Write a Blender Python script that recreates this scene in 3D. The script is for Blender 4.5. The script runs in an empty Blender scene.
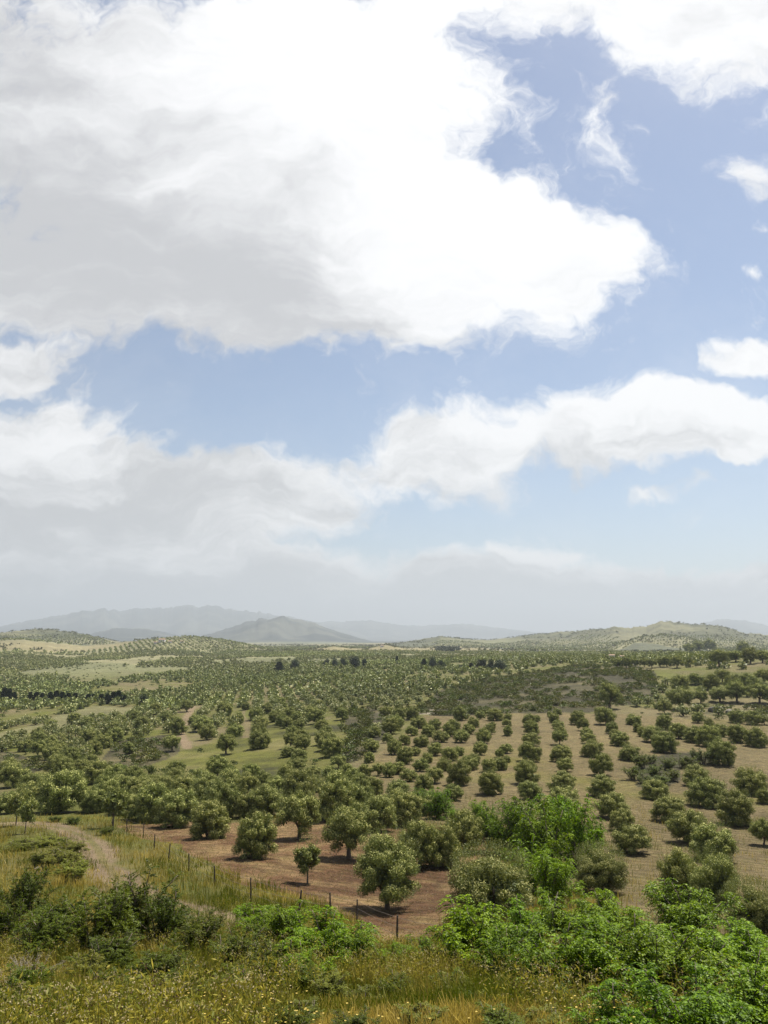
import bpy, math, random
import numpy as np
from math import radians as R

C = bpy.context.scene.collection
rng = np.random.default_rng(7)
random.seed(7)

# ------------------------------------------------------------------ camera
F = 769.0            # focal length in pixels of the 768 x 1024 photograph
PITCH = R(9.4)
cam = bpy.data.cameras.new('camera')
cam.sensor_fit = 'VERTICAL'; cam.sensor_height = 24.0; cam.lens = 24.0 * F / 1024.0
cam.clip_start = 0.1; cam.clip_end = 60000
cam_o = bpy.data.objects.new('camera', cam); C.objects.link(cam_o)
cam_o.location = (0, 0, 0); cam_o.rotation_euler = (R(90) + PITCH, 0, 0)
sc = bpy.context.scene
sc.camera = cam_o
sc.view_settings.view_transform = 'Standard'; sc.view_settings.look = 'None'
sc.view_settings.exposure = 1.2; sc.view_settings.gamma = 1.0
sc.cycles.max_bounces = 6; sc.cycles.diffuse_bounces = 3; sc.cycles.glossy_bounces = 2
sc.cycles.transmission_bounces = 4; sc.cycles.volume_bounces = 1; sc.cycles.transparent_max_bounces = 6
sc.cycles.use_denoising = True

def pix_dir(px, py):
    X = (px - 384.0) / F; Y = (512.0 - py) / F
    c, s = math.cos(PITCH), math.sin(PITCH)
    return (X, c - Y * s, Y * c + s)

# ------------------------------------------------------------------ sun and sky
SUN_EL, SUN_AZ = R(59), R(40)     # azimuth clockwise from the view direction (+Y)
sd = np.array([math.sin(SUN_AZ) * math.cos(SUN_EL), math.cos(SUN_AZ) * math.cos(SUN_EL), math.sin(SUN_EL)])
sun = bpy.data.lights.new('sun', 'SUN'); sun.energy = 5.0; sun.angle = R(0.8); sun.color = (1.0, 0.94, 0.83)
sun_o = bpy.data.objects.new('sun', sun); C.objects.link(sun_o)
from mathutils import Vector
sun_o.rotation_euler = Vector(sd).to_track_quat('Z', 'Y').to_euler()
sun_o.location = (0, 0, 500)

world = bpy.data.worlds.new('World'); sc.world = world; world.use_nodes = True
wt = world.node_tree; wt.nodes.clear()
class NT:
    def __init__(s, t): s.t = t
    def n(s, ty, **kw):
        nd = s.t.nodes.new(ty)
        for k, v in kw.items(): setattr(nd, k, v)
        return nd
    def l(s, a, b): s.t.links.new(a, b)
    def put(s, sock, v):
        if v is None: return
        if hasattr(v, 'is_output') or isinstance(v, bpy.types.NodeSocket): s.l(v, sock)
        else: sock.default_value = v
    def m(s, op, a, b=None, c=None, clamp=False):
        nd = s.n('ShaderNodeMath', operation=op, use_clamp=clamp)
        s.put(nd.inputs[0], a); s.put(nd.inputs[1], b)
        if c is not None: s.put(nd.inputs[2], c)
        return nd.outputs[0]
    def vm(s, op, a, b=None, scale=None):
        nd = s.n('ShaderNodeVectorMath', operation=op)
        s.put(nd.inputs[0], a); s.put(nd.inputs[1], b)
        if scale is not None: s.put(nd.inputs['Scale'], scale)
        return nd.outputs[0]
    def noise(s, vec, scale, detail=6, rough=0.55, lac=2.0, color=False, dist=0.0):
        nd = s.n('ShaderNodeTexNoise'); s.put(nd.inputs['Vector'], vec)
        nd.inputs['Scale'].default_value = scale; nd.inputs['Detail'].default_value = detail
        nd.inputs['Roughness'].default_value = rough; nd.inputs['Lacunarity'].default_value = lac
        nd.inputs['Distortion'].default_value = dist
        return nd.outputs['Color' if color else 'Fac']
    def ramp(s, v, a, b, lo=0.0, hi=1.0, smooth=True):
        nd = s.n('ShaderNodeMapRange', interpolation_type='SMOOTHSTEP' if smooth else 'LINEAR')
        s.put(nd.inputs['Value'], v)
        nd.inputs['From Min'].default_value = a; nd.inputs['From Max'].default_value = b
        nd.inputs['To Min'].default_value = lo; nd.inputs['To Max'].default_value = hi
        return nd.outputs[0]
    def mix(s, f, a, b, blend='MIX'):
        nd = s.n('ShaderNodeMix', data_type='RGBA', blend_type=blend)
        s.put(nd.inputs[0], f); s.put(nd.inputs[6], a); s.put(nd.inputs[7], b)
        return nd.outputs[2]

W = NT(wt)
sky = W.n('ShaderNodeTexSky', sky_type='NISHITA'); sky.sun_disc = False
sky.sun_elevation = SUN_EL; sky.sun_rotation = SUN_AZ
sky.altitude = 200; sky.air_density = 1.0; sky.dust_density = 0.7; sky.ozone_density = 1.6
tc = W.n('ShaderNodeTexCoord')
sep = W.n('ShaderNodeSeparateXYZ'); W.l(tc.outputs['Generated'], sep.inputs[0])
yy = W.m('MAXIMUM', sep.outputs[1], 0.15)
cmb = W.n('ShaderNodeCombineXYZ')
W.l(W.m('DIVIDE', sep.outputs[0], yy), cmb.inputs[0]); W.l(W.m('DIVIDE', sep.outputs[2], yy), cmb.inputs[1])
uv = cmb.outputs[0]
warpc = W.vm('SUBTRACT', W.noise(uv, 3.2, 5, 0.6, color=True), (0.5, 0.5, 0.5))
uvw = W.vm('ADD', uv, W.vm('MULTIPLY', warpc, (0.34, 0.22, 0.0)))
def to_uv(px, py):
    d = pix_dir(px, py); return d[0] / d[1], d[2] / d[1]
def blob(px, py, rx, ry, rot=0.0, src=None):
    u, v = to_uv(px, py)
    ru = abs(to_uv(px + rx, py)[0] - to_uv(px - rx, py)[0]) / 2
    rv = abs(to_uv(px, py - ry)[1] - to_uv(px, py + ry)[1]) / 2
    mp = W.n('ShaderNodeMapping', vector_type='TEXTURE')
    mp.inputs['Location'].default_value = (u, v, 0); mp.inputs['Rotation'].default_value = (0, 0, R(rot))
    mp.inputs['Scale'].default_value = (ru, rv, 1)
    W.l(src if src is not None else uvw, mp.inputs['Vector'])
    g = W.n('ShaderNodeTexGradient', gradient_type='SPHERICAL'); W.l(mp.outputs[0], g.inputs[0])
    return g.outputs['Fac']
def field(blobs, src=None, comb='ADD'):
    acc = None
    for b in blobs:
        w = b[5]; f = blob(b[0], b[1], b[2], b[3], b[4], src)
        f = W.m('MULTIPLY', f, w)
        acc = f if acc is None else W.m(comb, acc, f)
    return acc
CLOUD = [ # px, py, rx, ry, rot, weight
 (60, 120, 330, 260, 0, 1.3), (290, 160, 280, 210, 0, 1.5), (440, 250, 170, 120, -12, 1.6), (545, 255, 110, 62, -8, 1.2),
 (120, 300, 260, 72, 0, 1.1), (330, 290, 190, 74, 0, 0.9), (370, 10, 200, 110, 0, 1.2), (720, -20, 190, 105, 0, 1.9),
 (560, -30, 180, 70, 0, 0.9), (752, 165, 74, 34, 12, 1.0), (756, 364, 84, 26, 5, 1.5), (765, 262, 34, 14, 0, .8), (765, 215, 30, 12, 0, .6),
 (640, 150, 60, 90, 20, 0.50), (0, 375, 62, 26, 0, 1.5), (600, 110, 40, 60, 0, .25), (430, 90, 60, 60, 0, .5),
 (610, 432, 240, 48, 0, 1.7), (750, 428, 170, 44, 0, 1.3), (440, 464, 150, 44, 0, 1.2), (225, 488, 200, 46, 0, 1.1),
 (10, 458, 210, 62, 0, 1.6), (80, 520, 320, 70, 0, 1.6), (0, 560, 330, 100, 0, 1.8), (300, 590, 420, 52, 0, 1.9),
 (620, 598, 380, 46, 0, 1.9), (510, 548, 95, 16, 0, 0.9), (655, 492, 52, 14, 0, 0.8), (384, 650, 1100, 66, 0, 2.2), (470, 385, 70, 26, -30, .35)]
cov = field(CLOUD)
n1 = W.noise(uvw, 5.5, 12, 0.66, dist=.25)
cov = W.m('MINIMUM', W.m('MULTIPLY', cov, .6), .82)
n4 = W.noise(uvw, 21.0, 8, 0.62)
covn = W.m('ADD', W.m('ADD', cov, W.m('MULTIPLY', W.m('SUBTRACT', n1, 0.5), 1.7)), W.m('MULTIPLY', W.m('SUBTRACT', n4, 0.5), .55))
# the rest of the sky, unseen: cloud thinned out to darken the tree faces in view
back = W.ramp(sep.outputs[1], 0.45, 0.15)
gen = W.noise(tc.outputs['Generated'], 2.2, 6, 0.6)
covn = W.m('ADD', covn, W.m('MULTIPLY', back, W.ramp(gen, 0.52, 0.72)))
alpha = W.ramp(covn, 0.06, 0.50)
GREY = [(20, 230, 430, 300, -12, 1.0), (230, 290, 300, 90, -6, 0.55), (0, 20, 200, 110, 0, .4), (60, 575, 420, 110, 0, 0.55), (560, 605, 520, 60, 0, 0.9),
 (300, 625, 900, 75, 0, 1.0), (220, 495, 240, 46, 0, .5), (600, 474, 280, 40, 0, .7), (120, 510, 260, 50, 0, .5), (330, 340, 260, 30, 0, .4)]
WHITE = [(340, 80, 300, 170, -20, 0.5), (480, 240, 190, 120, 0, 0.4), (600, 405, 260, 34, 0, .5), (90, 425, 200, 40, 0, .4), (510, 540, 120, 16, 0, .5)]
grey = field(GREY); white = field(WHITE)
n3 = W.noise(W.vm('MULTIPLY', uvw, (1.0, 3.2, 1.0)), 9.0, 8, 0.62)
n2 = W.noise(W.vm('MULTIPLY', uvw, (1.0, 2.2, 1.0)), 5.0, 8, 0.6)
g = W.m('SUBTRACT', W.m('ADD', W.m('ADD', grey, W.m('MULTIPLY', W.m('SUBTRACT', n3, 0.5), W.ramp(sep.outputs[2], .6, .05, .5, 2.6))), W.m('MULTIPLY', W.m('SUBTRACT', n2, 0.5), 1.7)), white)
shade = W.ramp(g, -0.28, 1.05)
ccol = W.mix(shade, (1.03, 1.03, 1.04, 1), (0.56, 0.565, 0.585, 1))
veil = W.m('MULTIPLY', W.ramp(W.noise(uvw, 2.4, 7, 0.62), 0.38, 0.85), 0.24)
alpha2 = W.m('MAXIMUM', alpha, veil)
bs = W.n('ShaderNodeBackground'); W.l(sky.outputs[0], bs.inputs[0]); bs.inputs[1].default_value = 0.050
bc = W.n('ShaderNodeBackground'); W.l(ccol, bc.inputs[0]); bc.inputs[1].default_value = 0.452
mx = W.n('ShaderNodeMixShader'); W.l(alpha2, mx.inputs[0]); W.l(bs.outputs[0], mx.inputs[1]); W.l(bc.outputs[0], mx.inputs[2])
wo = W.n('ShaderNodeOutputWorld'); W.l(mx.outputs[0], wo.inputs[0])
world.cycles.sampling_method = 'MANUAL'; world.cycles.sample_map_resolution = 512

# ------------------------------------------------------------------ numeric helpers
def _hash(ix, iy, seed):
    n = (ix.astype(np.int64) * 374761393 + iy.astype(np.int64) * 668265263 + seed * 1442695041) & 0x7fffffff
    n = ((n ^ (n >> 13)) * 1274126177) & 0x7fffffff
    return ((n ^ (n >> 16)) & 0xffff) / 65535.0
def vnoise(x, y, seed=0):
    x = np.asarray(x, float); y = np.asarray(y, float)
    ix = np.floor(x); iy = np.floor(y); fx = x - ix; fy = y - iy
    fx = fx * fx * (3 - 2 * fx); fy = fy * fy * (3 - 2 * fy)
    ix = ix.astype(np.int64); iy = iy.astype(np.int64)
    a = _hash(ix, iy, seed); b = _hash(ix + 1, iy, seed); c = _hash(ix, iy + 1, seed); d = _hash(ix + 1, iy + 1, seed)
    return (a + (b - a) * fx) * (1 - fy) + (c + (d - c) * fx) * fy
def fbm(x, y, oct=4, seed=0, gain=0.5):
    s = 0; a = 1; t = 0
    for o in range(oct):
        s = s + a * vnoise(x * 2**o + 17.3 * o, y * 2**o - 9.1 * o, seed + o); t += a; a *= gain
    return s / t          # 0..1
def sstep(a, b, x):
    t = np.clip((np.asarray(x, float) - a) / (b - a), 0, 1); return t * t * (3 - 2 * t)

# ------------------------------------------------------------------ terrain heights (z = 0 is eye level)
TABLES = {
 -60: [(1024,10),(960,20),(900,38),(860,55),(830,75),(812,90),(790,125),(765,170),(745,220),(725,290),(700,420),(685,560),(670,760),(658,1050),(652,1500)],
 0:   [(1024,10),(960,20),(900,38),(860,55),(830,75),(812,90),(790,125),(765,170),(745,220),(725,290),(700,420),(685,560),(670,760),(658,1050),(652,1500)],
 192: [(1024,10),(960,22),(900,42),(860,60),(838,75),(820,92),(795,120),(775,145),(755,178),(735,225),(715,300),(700,385),(685,510),(670,700),(658,960),(652,1450)],
 384: [(1024,10),(960,22),(946,37),(915,47),(870,61),(830,80),(800,100),(770,130),(750,155),(720,225),(700,310),(680,450),(665,640),(656,900),(651,1400)],
 576: [(1024,10),(960,22),(930,36),(900,50),(870,64),(830,82),(800,102),(770,132),(750,158),(720,215),(712,240),(700,270),(680,330),(668,400),(661,520),(656,700),(652,1300)],
 768: [(1024,10),(960,20),(930,34),(900,48),(870,62),(830,84),(800,106),(770,138),(750,165),(725,220),(708,265),(697,290),(680,330),(668,370),(658,420),(654,470),(655,640),(654,1000)],
 830: [(1024,10),(960,20),(930,34),(900,48),(870,62),(830,84),(800,106),(770,138),(750,165),(725,220),(708,265),(697,290),(680,330),(668,370),(658,420),(654,470),(655,640),(654,1000)]}
LD = np.linspace(math.log(1.5), math.log(30000), 900)
def _profile(tab):
    ds = [1.5, 4.0]; zs = [-1.65, -2.3]
    for r, d in tab:
        e = math.atan((512 - r) / F) + PITCH
        ds.append(d); zs.append(d * math.tan(e))
    zl = max(zs[-1], -24)
    ds += [3000, 6000, 30000]; zs += [-24, -26, -26]
    z = np.interp(LD, np.log(ds), zs)
    k = np.exp(-0.5 * (np.arange(-14, 15) / 5.0)**2); k /= k.sum()
    zp = np.pad(z, 14, mode='edge')
    return np.convolve(zp, k, mode='valid')
COLS = sorted(TABLES)
COLAZ = np.array([math.atan((c - 384) / F) for c in COLS])
PROF = np.array([_profile(TABLES[c]) for c in COLS])
# skylines of the far hills: distance, radial half-width, list of (px, row)
HILLS = [
 (1750, 420, [(-200,645),(-60,640),(0,639),(40,640),(85,645),(110,644),(150,639),(190,636),(225,640),(260,647),(300,655)], .10),
 (2700, 480, [(-200,640),(-100,636),(0,634),(40,628),(62,630),(95,636),(130,643),(170,652)], .22),
 (1500, 160, [(285,656),(310,650),(335,646),(350,648),(368,649),(385,645),(400,648),(425,655)], .2),
 (1900, 260, [(585,656),(610,645),(640,637),(665,634),(685,637),(705,646),(730,656)], .5),
 (2900, 560, [(360,652),(385,645),(415,640),(440,636),(462,639),(490,640),(520,636),(555,632),(590,630),(620,627),(645,625),(662,620),(680,624),(700,624),(722,627),(742,634),(756,633),(775,639),(830,645),(900,650)], .42),
 (8200, 1300, [(150,652),(180,643),(210,634),(240,624),(262,617),(285,616),(300,620),(315,622),(332,629),(360,638),(390,646),(420,655)], .9),
 (9500, 1300, [(50,652),(80,641),(100,632),(120,628),(150,629),(175,634),(200,639),(240,650)], .25),
 (16500, 2600, [(-300,632),(-150,628),(0,627),(40,619),(90,611),(130,608),(180,606),(215,607),(260,612),(300,618),(340,628),(390,642)], .12),
 (18500, 2400, [(270,642),(300,628),(330,621),(370,621),(400,625),(440,625),(470,624),(500,628),(540,633),(600,640),(650,645)], .05),
 (17500, 2400, [(560,648),(600,641),(650,634),(690,625),(720,619),(740,621),(768,626),(850,627),(950,640),(1100,640)], .05)]
_H = []
for D, w, sk, amp in HILLS:
    az = np.array([math.atan((p - 384) / F) for p, r in sk])
    el = np.array([math.atan((512 - r) / F * math.cos(math.atan((p - 384) / F))) for p, r in sk])
    # exact elevation angle of each skyline pixel
    zz = []
    for p, r in sk:
        d = pix_dir(p, r); zz.append(D * d[2] / math.hypot(d[0], d[1]))
    _H.append((D, w, az, np.array(zz), amp))
def terrain(x, y, detail=True):
    x = np.asarray(x, float); y = np.asarray(y, float)
    d = np.maximum(np.hypot(x, y), 1.0); az = np.arctan2(x, y)
    ld = np.log(d)
    ci = np.clip(np.interp(az, COLAZ, np.arange(len(COLS))), 0, len(COLS) - 1.0001)
    i = ci.astype(int); f = ci - i; f = f * f * (3 - 2 * f) * 0.5 + f * 0.5
    li = np.clip((ld - LD[0]) / (LD[1] - LD[0]), 0, len(LD) - 1.001); j = li.astype(int); g = li - j
    z = (PROF[i, j] * (1 - g) + PROF[i, j + 1] * g) * (1 - f) + (PROF[i + 1, j] * (1 - g) + PROF[i + 1, j + 1] * g) * f
    b = sstep(R(50), R(110), np.abs(az))
    z = z * (1 - b) + b * (-1.65 - np.minimum(d, 400) * 0.02)
    amp = 0.12 + 0.0011 * np.minimum(d, 1500)
    if detail:
        z = z + (fbm(x / 9, y / 9, 4, 3) - 0.5) * amp * 1.6 + (fbm(x / 60, y / 60, 3, 9) - 0.5) * np.clip((d - 120) / 500, 0, 1) * 2.5
    for D, w, haz, hz, ha in _H:
        m = (d > D - 3.2 * w) & (d < D + 3.2 * w)
        if not m.any(): continue
        a = az[m]; dd = d[m]; xx = x[m]; y_ = y[m]
        cz = np.interp(a, haz, hz); cz = cz + (fbm(a * 170 + D * .37, a * 0 + 3.3, 4, 57, .6) - .5) * (cz + 26) * .20
        span = max(haz[-1] - haz[0], .05)
        edge = sstep(haz[0] - span * .25, haz[0], a) * (1 - sstep(haz[-1], haz[-1] + span * .25, a))
        wob = (fbm(a * 22 + D, a * 0 + D * .01, 3, 5) - 0.5) * 0.8 * w
        n = fbm(xx / (w * .55), y_ / (w * .55), 5, 31 + int(D) % 97)
        rid = 1 - np.abs(2 * n - 1)
        bump = np.exp(-((dd - D - wob) / w)**2)
        h = (cz + 26) * edge * bump
        h = h * (1 - ha * 1.6 * (1 - rid) * (1 - bump**3 * .8))
        z[m] = np.maximum(z[m], np.where(h > 0.5, -26 + h, z[m]))
    return z
_T = np.exp(np.linspace(math.log(3), math.log(22000), 5000))
def at(px, py):
    d = pix_dir(px, py); h = math.hypot(d[0], d[1])
    x = _T * d[0] / h; y = _T * d[1] / h; zr = _T * d[2] / h
    zt = terrain(x, y)
    k = np.argmax(zr < zt)
    if zr[k] >= zt[k]: k = len(_T) - 1
    if k > 0:
        a = zr[k-1] - zt[k-1]; b = zt[k] - zr[k]; f = a / (a + b) if a + b > 0 else 0
        t = _T[k-1] + (_T[k] - _T[k-1]) * f
    else: t = _T[0]
    X, Y = t * d[0] / h, t * d[1] / h
    return X, Y, float(terrain(np.array([X]), np.array([Y]))[0]), t
def scale_at(px, py, t):      # metres for one pixel seen at ground distance t
    d = pix_dir(px, py); h = math.hypot(d[0], d[1])
    return t / h / F
def world_poly(pts): return np.array([at(p[0], p[1])[:2] for p in pts])
def inside(x, y, P):
    r = np.zeros(x.shape, bool); n = len(P)
    for k in range(n):
        x1, y1 = P[k]; x2, y2 = P[(k + 1) % n]
        c = ((y1 > y) != (y2 > y))
        with np.errstate(divide='ignore', invalid='ignore'):
            xi = (x2 - x1) * (y - y1) / (y2 - y1) + x1
        r ^= c & (x < xi)
    return r
def seg_dist(x, y, L):
    best = np.full(x.shape, 1e9)
    for (x1, y1), (x2, y2) in zip(L[:-1], L[1:]):
        dx, dy = x2 - x1, y2 - y1; t = np.clip(((x - x1) * dx + (y - y1) * dy) / (dx * dx + dy * dy + 1e-9), 0, 1)
        best = np.minimum(best, np.hypot(x - x1 - t * dx, y - y1 - t * dy))
    return best

# areas of the ground, each traced where it lies and carried in metres
P_SOIL = world_poly([(120,826),(200,822),(300,822),(400,822),(470,832),(500,842),(495,868),(470,900),(440,935),(400,948),(385,946),(355,925),(325,905),(290,893),(250,884),(215,868),(175,846)])
P_GROVE = world_poly([(300,795),(372,768),(395,735),(420,716),(470,713),(560,712),(650,716),(768,722),(900,722),(900,965),(768,958),(700,952),(640,930),(600,905),(500,850),(460,830),(380,812)])
P_MEADOW = world_poly([(30,790),(120,774),(170,752),(215,742),(240,725),(300,728),(330,715),(350,742),(352,770),(300,790),(200,800),(60,802)])
P_BRUSH = world_poly([(370,712),(395,712),(425,705),(445,690),(500,676),(560,668),(620,664),(650,672),(660,690),(640,702),(600,712),(540,713),(440,716)])
P_BRUSH2 = world_poly([(335,715),(372,706),(375,730),(362,760),(340,765),(345,738)])
P_BRUSH3 = world_poly([(88,765),(112,742),(160,735),(180,742),(165,756),(120,775)])
P_BRUSH4 = world_poly([(0,752),(30,755),(48,768),(20,778),(-40,775),(-40,752)])
P_FIELD = world_poly([(-40,738),(30,727),(60,715),(100,706),(145,707),(135,716),(90,722),(60,728),(0,740)])
P_RBANK = world_poly([(700,714),(705,706),(768,700),(860,700),(860,716),(768,718)])
P_SCRUBISLE = world_poly([(632,785),(630,765),(660,757),(700,752),(712,760),(695,768),(688,782),(655,790)])
TRACK1 = world_poly([(235,922),(185,909),(148,900),(120,882),(104,862),(97,848),(88,838),(62,828),(30,824),(-40,826)])
TRACK2 = world_poly([(372,714),(400,715),(425,714),(430,710),(436,703),(455,700)])
TRACK3 = world_poly([(238,738),(246,722),(243,712),(250,704)])
TRACK4 = world_poly([(185,748),(184,728),(190,716),(196,706)])
TRACKS = [(TRACK1, 1.9), (TRACK2, 2.2), (TRACK3, 1.2), (TRACK4, 2.5)]

cells = rng.uniform(-1, 1, (260, 2)) * np.array([2600, 2600]) + np.array([0, 2400])
cell_r = rng.uniform(0, 1, 260)
def parcel(x, y):
    out = np.zeros(x.shape, int)
    wx = x + (fbm(x / 90, y / 90, 2, 77) - .5) * 90; wy = y + (fbm(x / 90, y / 90, 2, 78) - .5) * 90
    for s in range(0, len(x), 60000):
        a = wx[s:s+60000, None] - cells[None, :, 0]; b = (wy[s:s+60000, None] - cells[None, :, 1]) * .6
        out[s:s+60000] = np.argmin(a * a + b * b, axis=1)
    return out
def ground_colour(x, y):
    d = np.hypot(x, y)
    ws = np.minimum(0.35 + d * 0.012, 8)
    jx = x + (fbm(x / (ws * 3), y / (ws * 3), 3, 11) - .5) * ws * 3.2; jy = y + (fbm(x / (ws * 3), y / (ws * 3), 3, 12) - .5) * ws * 3.2
    n1 = fbm(x / 12, y / 12, 4, 21)[:, None]; n2 = fbm(x / 45, y / 45, 3, 22)[:, None]; n3 = fbm(x / 2.2, y / 2.2, 3, 23)[:, None]
    green = np.array([.125, .130, .022]); tan = np.array([.200, .162, .080]); straw = np.array([.27, .225, .07])
    dark = np.array([.052, .046, .022]); soil = np.array([.165, .085, .040]); lush = np.array([.140, .140, .026])
    col = green + (tan - green) * np.clip((n2 * .5 + n1 * .5 - .36) * 3.2, 0, 1)
    near = (1 - sstep(50, 95, d))[:, None]
    col = col * (1 - near) + near * (green * .9 + (straw * .85 - green * .9) * np.clip((n1 * .5 + n3 * .5 - .35) * 3, 0, 1))
    far = sstep(500, 800, d)[:, None]
    pr = cell_r[parcel(x, y)][:, None]
    fc = np.where(pr < .35, np.array([.20, .185, .10]), np.where(pr < .6, np.array([.15, .15, .075]), np.where(pr < .85, np.array([.215, .185, .10]), np.array([.09, .095, .055]))))
    fc = fc * (0.75 + .5 * fbm(x / 40, y / 40, 4, 41)[:, None])
    # wild slopes of the hills
    zz = terrain(x, y, False)
    wild = sstep(-14, 6, zz + (fbm(x / 200, y / 200, 3, 45) - .5) * 24)[:, None] * sstep(1000, 1300, d)[:, None]
    h = fbm(x / 130, y / 130, 5, 43)[:, None]
    wc = np.array([.060, .066, .034]) + (np.array([.150, .145, .080]) - np.array([.060, .066, .034])) * np.clip((h - .44) * 6, 0, 1)
    fc = fc * (1 - wild * .85) + wc * wild * .85
    mt = sstep(5000, 6500, d)[:, None]
    hm = fbm(x / 300, y / 300, 5, 44)[:, None]
    fc = fc * (1 - mt) + mt * (np.array([.020, .028, .026]) + np.clip((hm - .47) * 5, 0, 1) * np.array([.065, .06, .045]))
    col = col * (1 - far) + fc * far
    def put(P, c, var=0.3):
        nonlocal col
        m = inside(jx, jy, P)
        col[m] = (c * (1 - var / 2 + var * n3 + (n1 - .5) * var))[m]
    put(P_MEADOW, lush + np.clip((n1 - .5) * 4, 0, 1) * (tan - lush) * .5 - np.clip((.47 - n1) * 5, 0, 1) * lush * .45, .6)
    put(P_GROVE, tan * np.array([1.04, .98, .92]) + (tan * .25) * (n2 - .5) + (np.clip(n1 - .6, 0, 1) * 2.5) * (green * 1.25 - tan), .3)
    put(P_SOIL, soil + (np.array([.31, .21, .10]) - soil) * np.clip((n3 * .6 + n1 * .4 - .44) * 6, 0, 1) * .7, .4)
    for P in (P_BRUSH, P_BRUSH2, P_BRUSH3, P_BRUSH4): put(P, dark * 1.3 + (tan - dark) * np.clip((n1 - .5) * 1.6, 0, 1), .5)
    put(P_SCRUBISLE, dark * 1.4, .5); put(P_RBANK, dark * 2.0 + (tan - dark) * np.clip((n1 - .45) * 2, 0, 1), .5)
    put(P_FIELD, np.array([.20, .185, .085]), .3)
    for L, w in TRACKS:
        q = seg_dist(jx, jy, L)
        a = (1 - sstep(w * .55, w, q))[:, None] * (.9 if w != 1.2 else .5)
        rut = 1.0
        tr = np.array([.27, .195, .125]) * (.85 + .3 * n3)
        if L is TRACK2: tr = np.array([.42, .36, .28]) * (.85 + .3 * n3)
        if L is TRACK1:      # grass strip between the two wheel ruts
            q0 = seg_dist(x, y, L); a = a * (1 - .6 * (1 - sstep(.15, .5, q0)))[:, None]
        col = col * (1 - a) + tr * a
    col = np.clip(col * (.56 + .18 * far), .01, .8)
    furrow = (inside(x, y, P_GROVE) | inside(x, y, P_SOIL)).astype(float)
    return np.concatenate([col, furrow[:, None]], 1)

# ------------------------------------------------------------------ mesh and object helpers
def mesh_from(name, V, Fq, mat, col=None, smooth=False, uvar=None):
    me = bpy.data.meshes.new(name)
    V = np.asarray(V, np.float32); Fq = np.asarray(Fq, np.int32); k = Fq.shape[1]
    me.vertices.add(len(V)); me.vertices.foreach_set('co', V.ravel())
    me.loops.add(Fq.size); me.loops.foreach_set('vertex_index', Fq.ravel())
    me.polygons.add(len(Fq)); me.polygons.foreach_set('loop_start', np.arange(0, Fq.size, k, dtype=np.int32))
    me.polygons.foreach_set('use_smooth', np.full(len(Fq), smooth))
    if col is not None:
        ca = me.attributes.new('Col', 'FLOAT_COLOR', 'POINT')
        c4 = np.ones((len(V), 4), np.float32); c4[:, :np.shape(col)[1]] = col; ca.data.foreach_set('color', c4.ravel())
    me.materials.append(mat); me.update(calc_edges=True)
    return me
def obj(name, me, parent=None):
    o = bpy.data.objects.new(name, me); C.objects.link(o); o.parent = parent; return o
def thing(name, label, cat, loc=(0, 0, 0), group=None, rz=0, s=1.0):
    o = bpy.data.objects.new(name, None); C.objects.link(o); o.empty_display_size = 0.2
    o.location = loc; o.rotation_euler = (0, 0, rz); o.scale = s if hasattr(s, '__len__') else (s, s, s)
    o['label'] = label; o['category'] = cat
    if group: o['group'] = group
    return o
def unit(v): return v / np.maximum(np.linalg.norm(v, axis=-1, keepdims=True), 1e-9)
def rand_unit(n): return unit(rng.normal(size=(n, 3)))
def leaves(P, D, N, L, Wd, bend=0.0):
    """rhombic leaves: base P, direction D, face normal roughly N"""
    n = len(P); D = unit(D); S = unit(np.cross(D, N)); L = np.broadcast_to(L, (n,))[:, None]; Wd = np.broadcast_to(Wd, (n,))[:, None]
    Nn = np.cross(S, D)
    V = np.stack([P, P + D * L * .5 + S * Wd * .5 + Nn * L * bend, P + D * L, P + D * L * .5 - S * Wd * .5 + Nn * L * bend], axis=1).reshape(-1, 3)
    return V, np.arange(4 * n).reshape(n, 4)
class Acc:
    def __init__(s): s.V = []; s.F = []; s.C = []; s.n = 0
    def add(s, V, Fq, col=None):
        s.V.append(V); s.F.append(Fq + s.n); s.n += len(V)
        s.C.append(np.broadcast_to(np.asarray(col if col is not None else (1, 1, 1), float), (len(V), 3)))
    def mesh(s, name, mat, smooth=False):
        return mesh_from(name, np.concatenate(s.V), np.concatenate(s.F), mat, np.concatenate(s.C), smooth)
def tube(acc, pts, rad, seg=7, col=(1, 1, 1), knob=0.0):
    pts = np.asarray(pts, float); n = len(pts); T = unit(np.gradient(pts, axis=0))
    ref = np.array([0.31, 0.2, 0.93]); A = unit(np.cross(T, ref)); B = np.cross(T, A)
    th = np.linspace(0, 2 * np.pi, seg, endpoint=False)
    r = np.asarray(rad)[:, None] * (1 + knob * (rng.random((n, seg)) - .5))
    V = pts[:, None] + A[:, None] * (np.cos(th)[None, :, None] * r[..., None]) + B[:, None] * (np.sin(th)[None, :, None] * r[..., None])
    V = V.reshape(-1, 3); f = []
    for i in range(n - 1):
        for j in range(seg):
            k = (j + 1) % seg; f.append((i * seg + j, i * seg + k, (i + 1) * seg + k, (i + 1) * seg + j))
    c0 = len(V); V = np.vstack([V, pts[:1], pts[-1:]])
    for j in range(seg):
        k = (j + 1) % seg
        f.append((c0, k, j, c0)); f.append((c0 + 1, (n - 1) * seg + j, (n - 1) * seg + k, c0 + 1))
    q = [t for t in f if len(set(t)) == 4]
    # caps as thin quads (first vertex doubled is not allowed): rings are closed with fans of quads
    cap = []
    for j in range(0, seg - 1, 2):
        cap.append((c0, (j + 2) % seg, j + 1, j)); cap.append((c0 + 1, (n - 1) * seg + j, (n - 1) * seg + j + 1, (n - 1) * seg + (j + 2) % seg))
    acc.add(V, np.array(q + cap), col)

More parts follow.
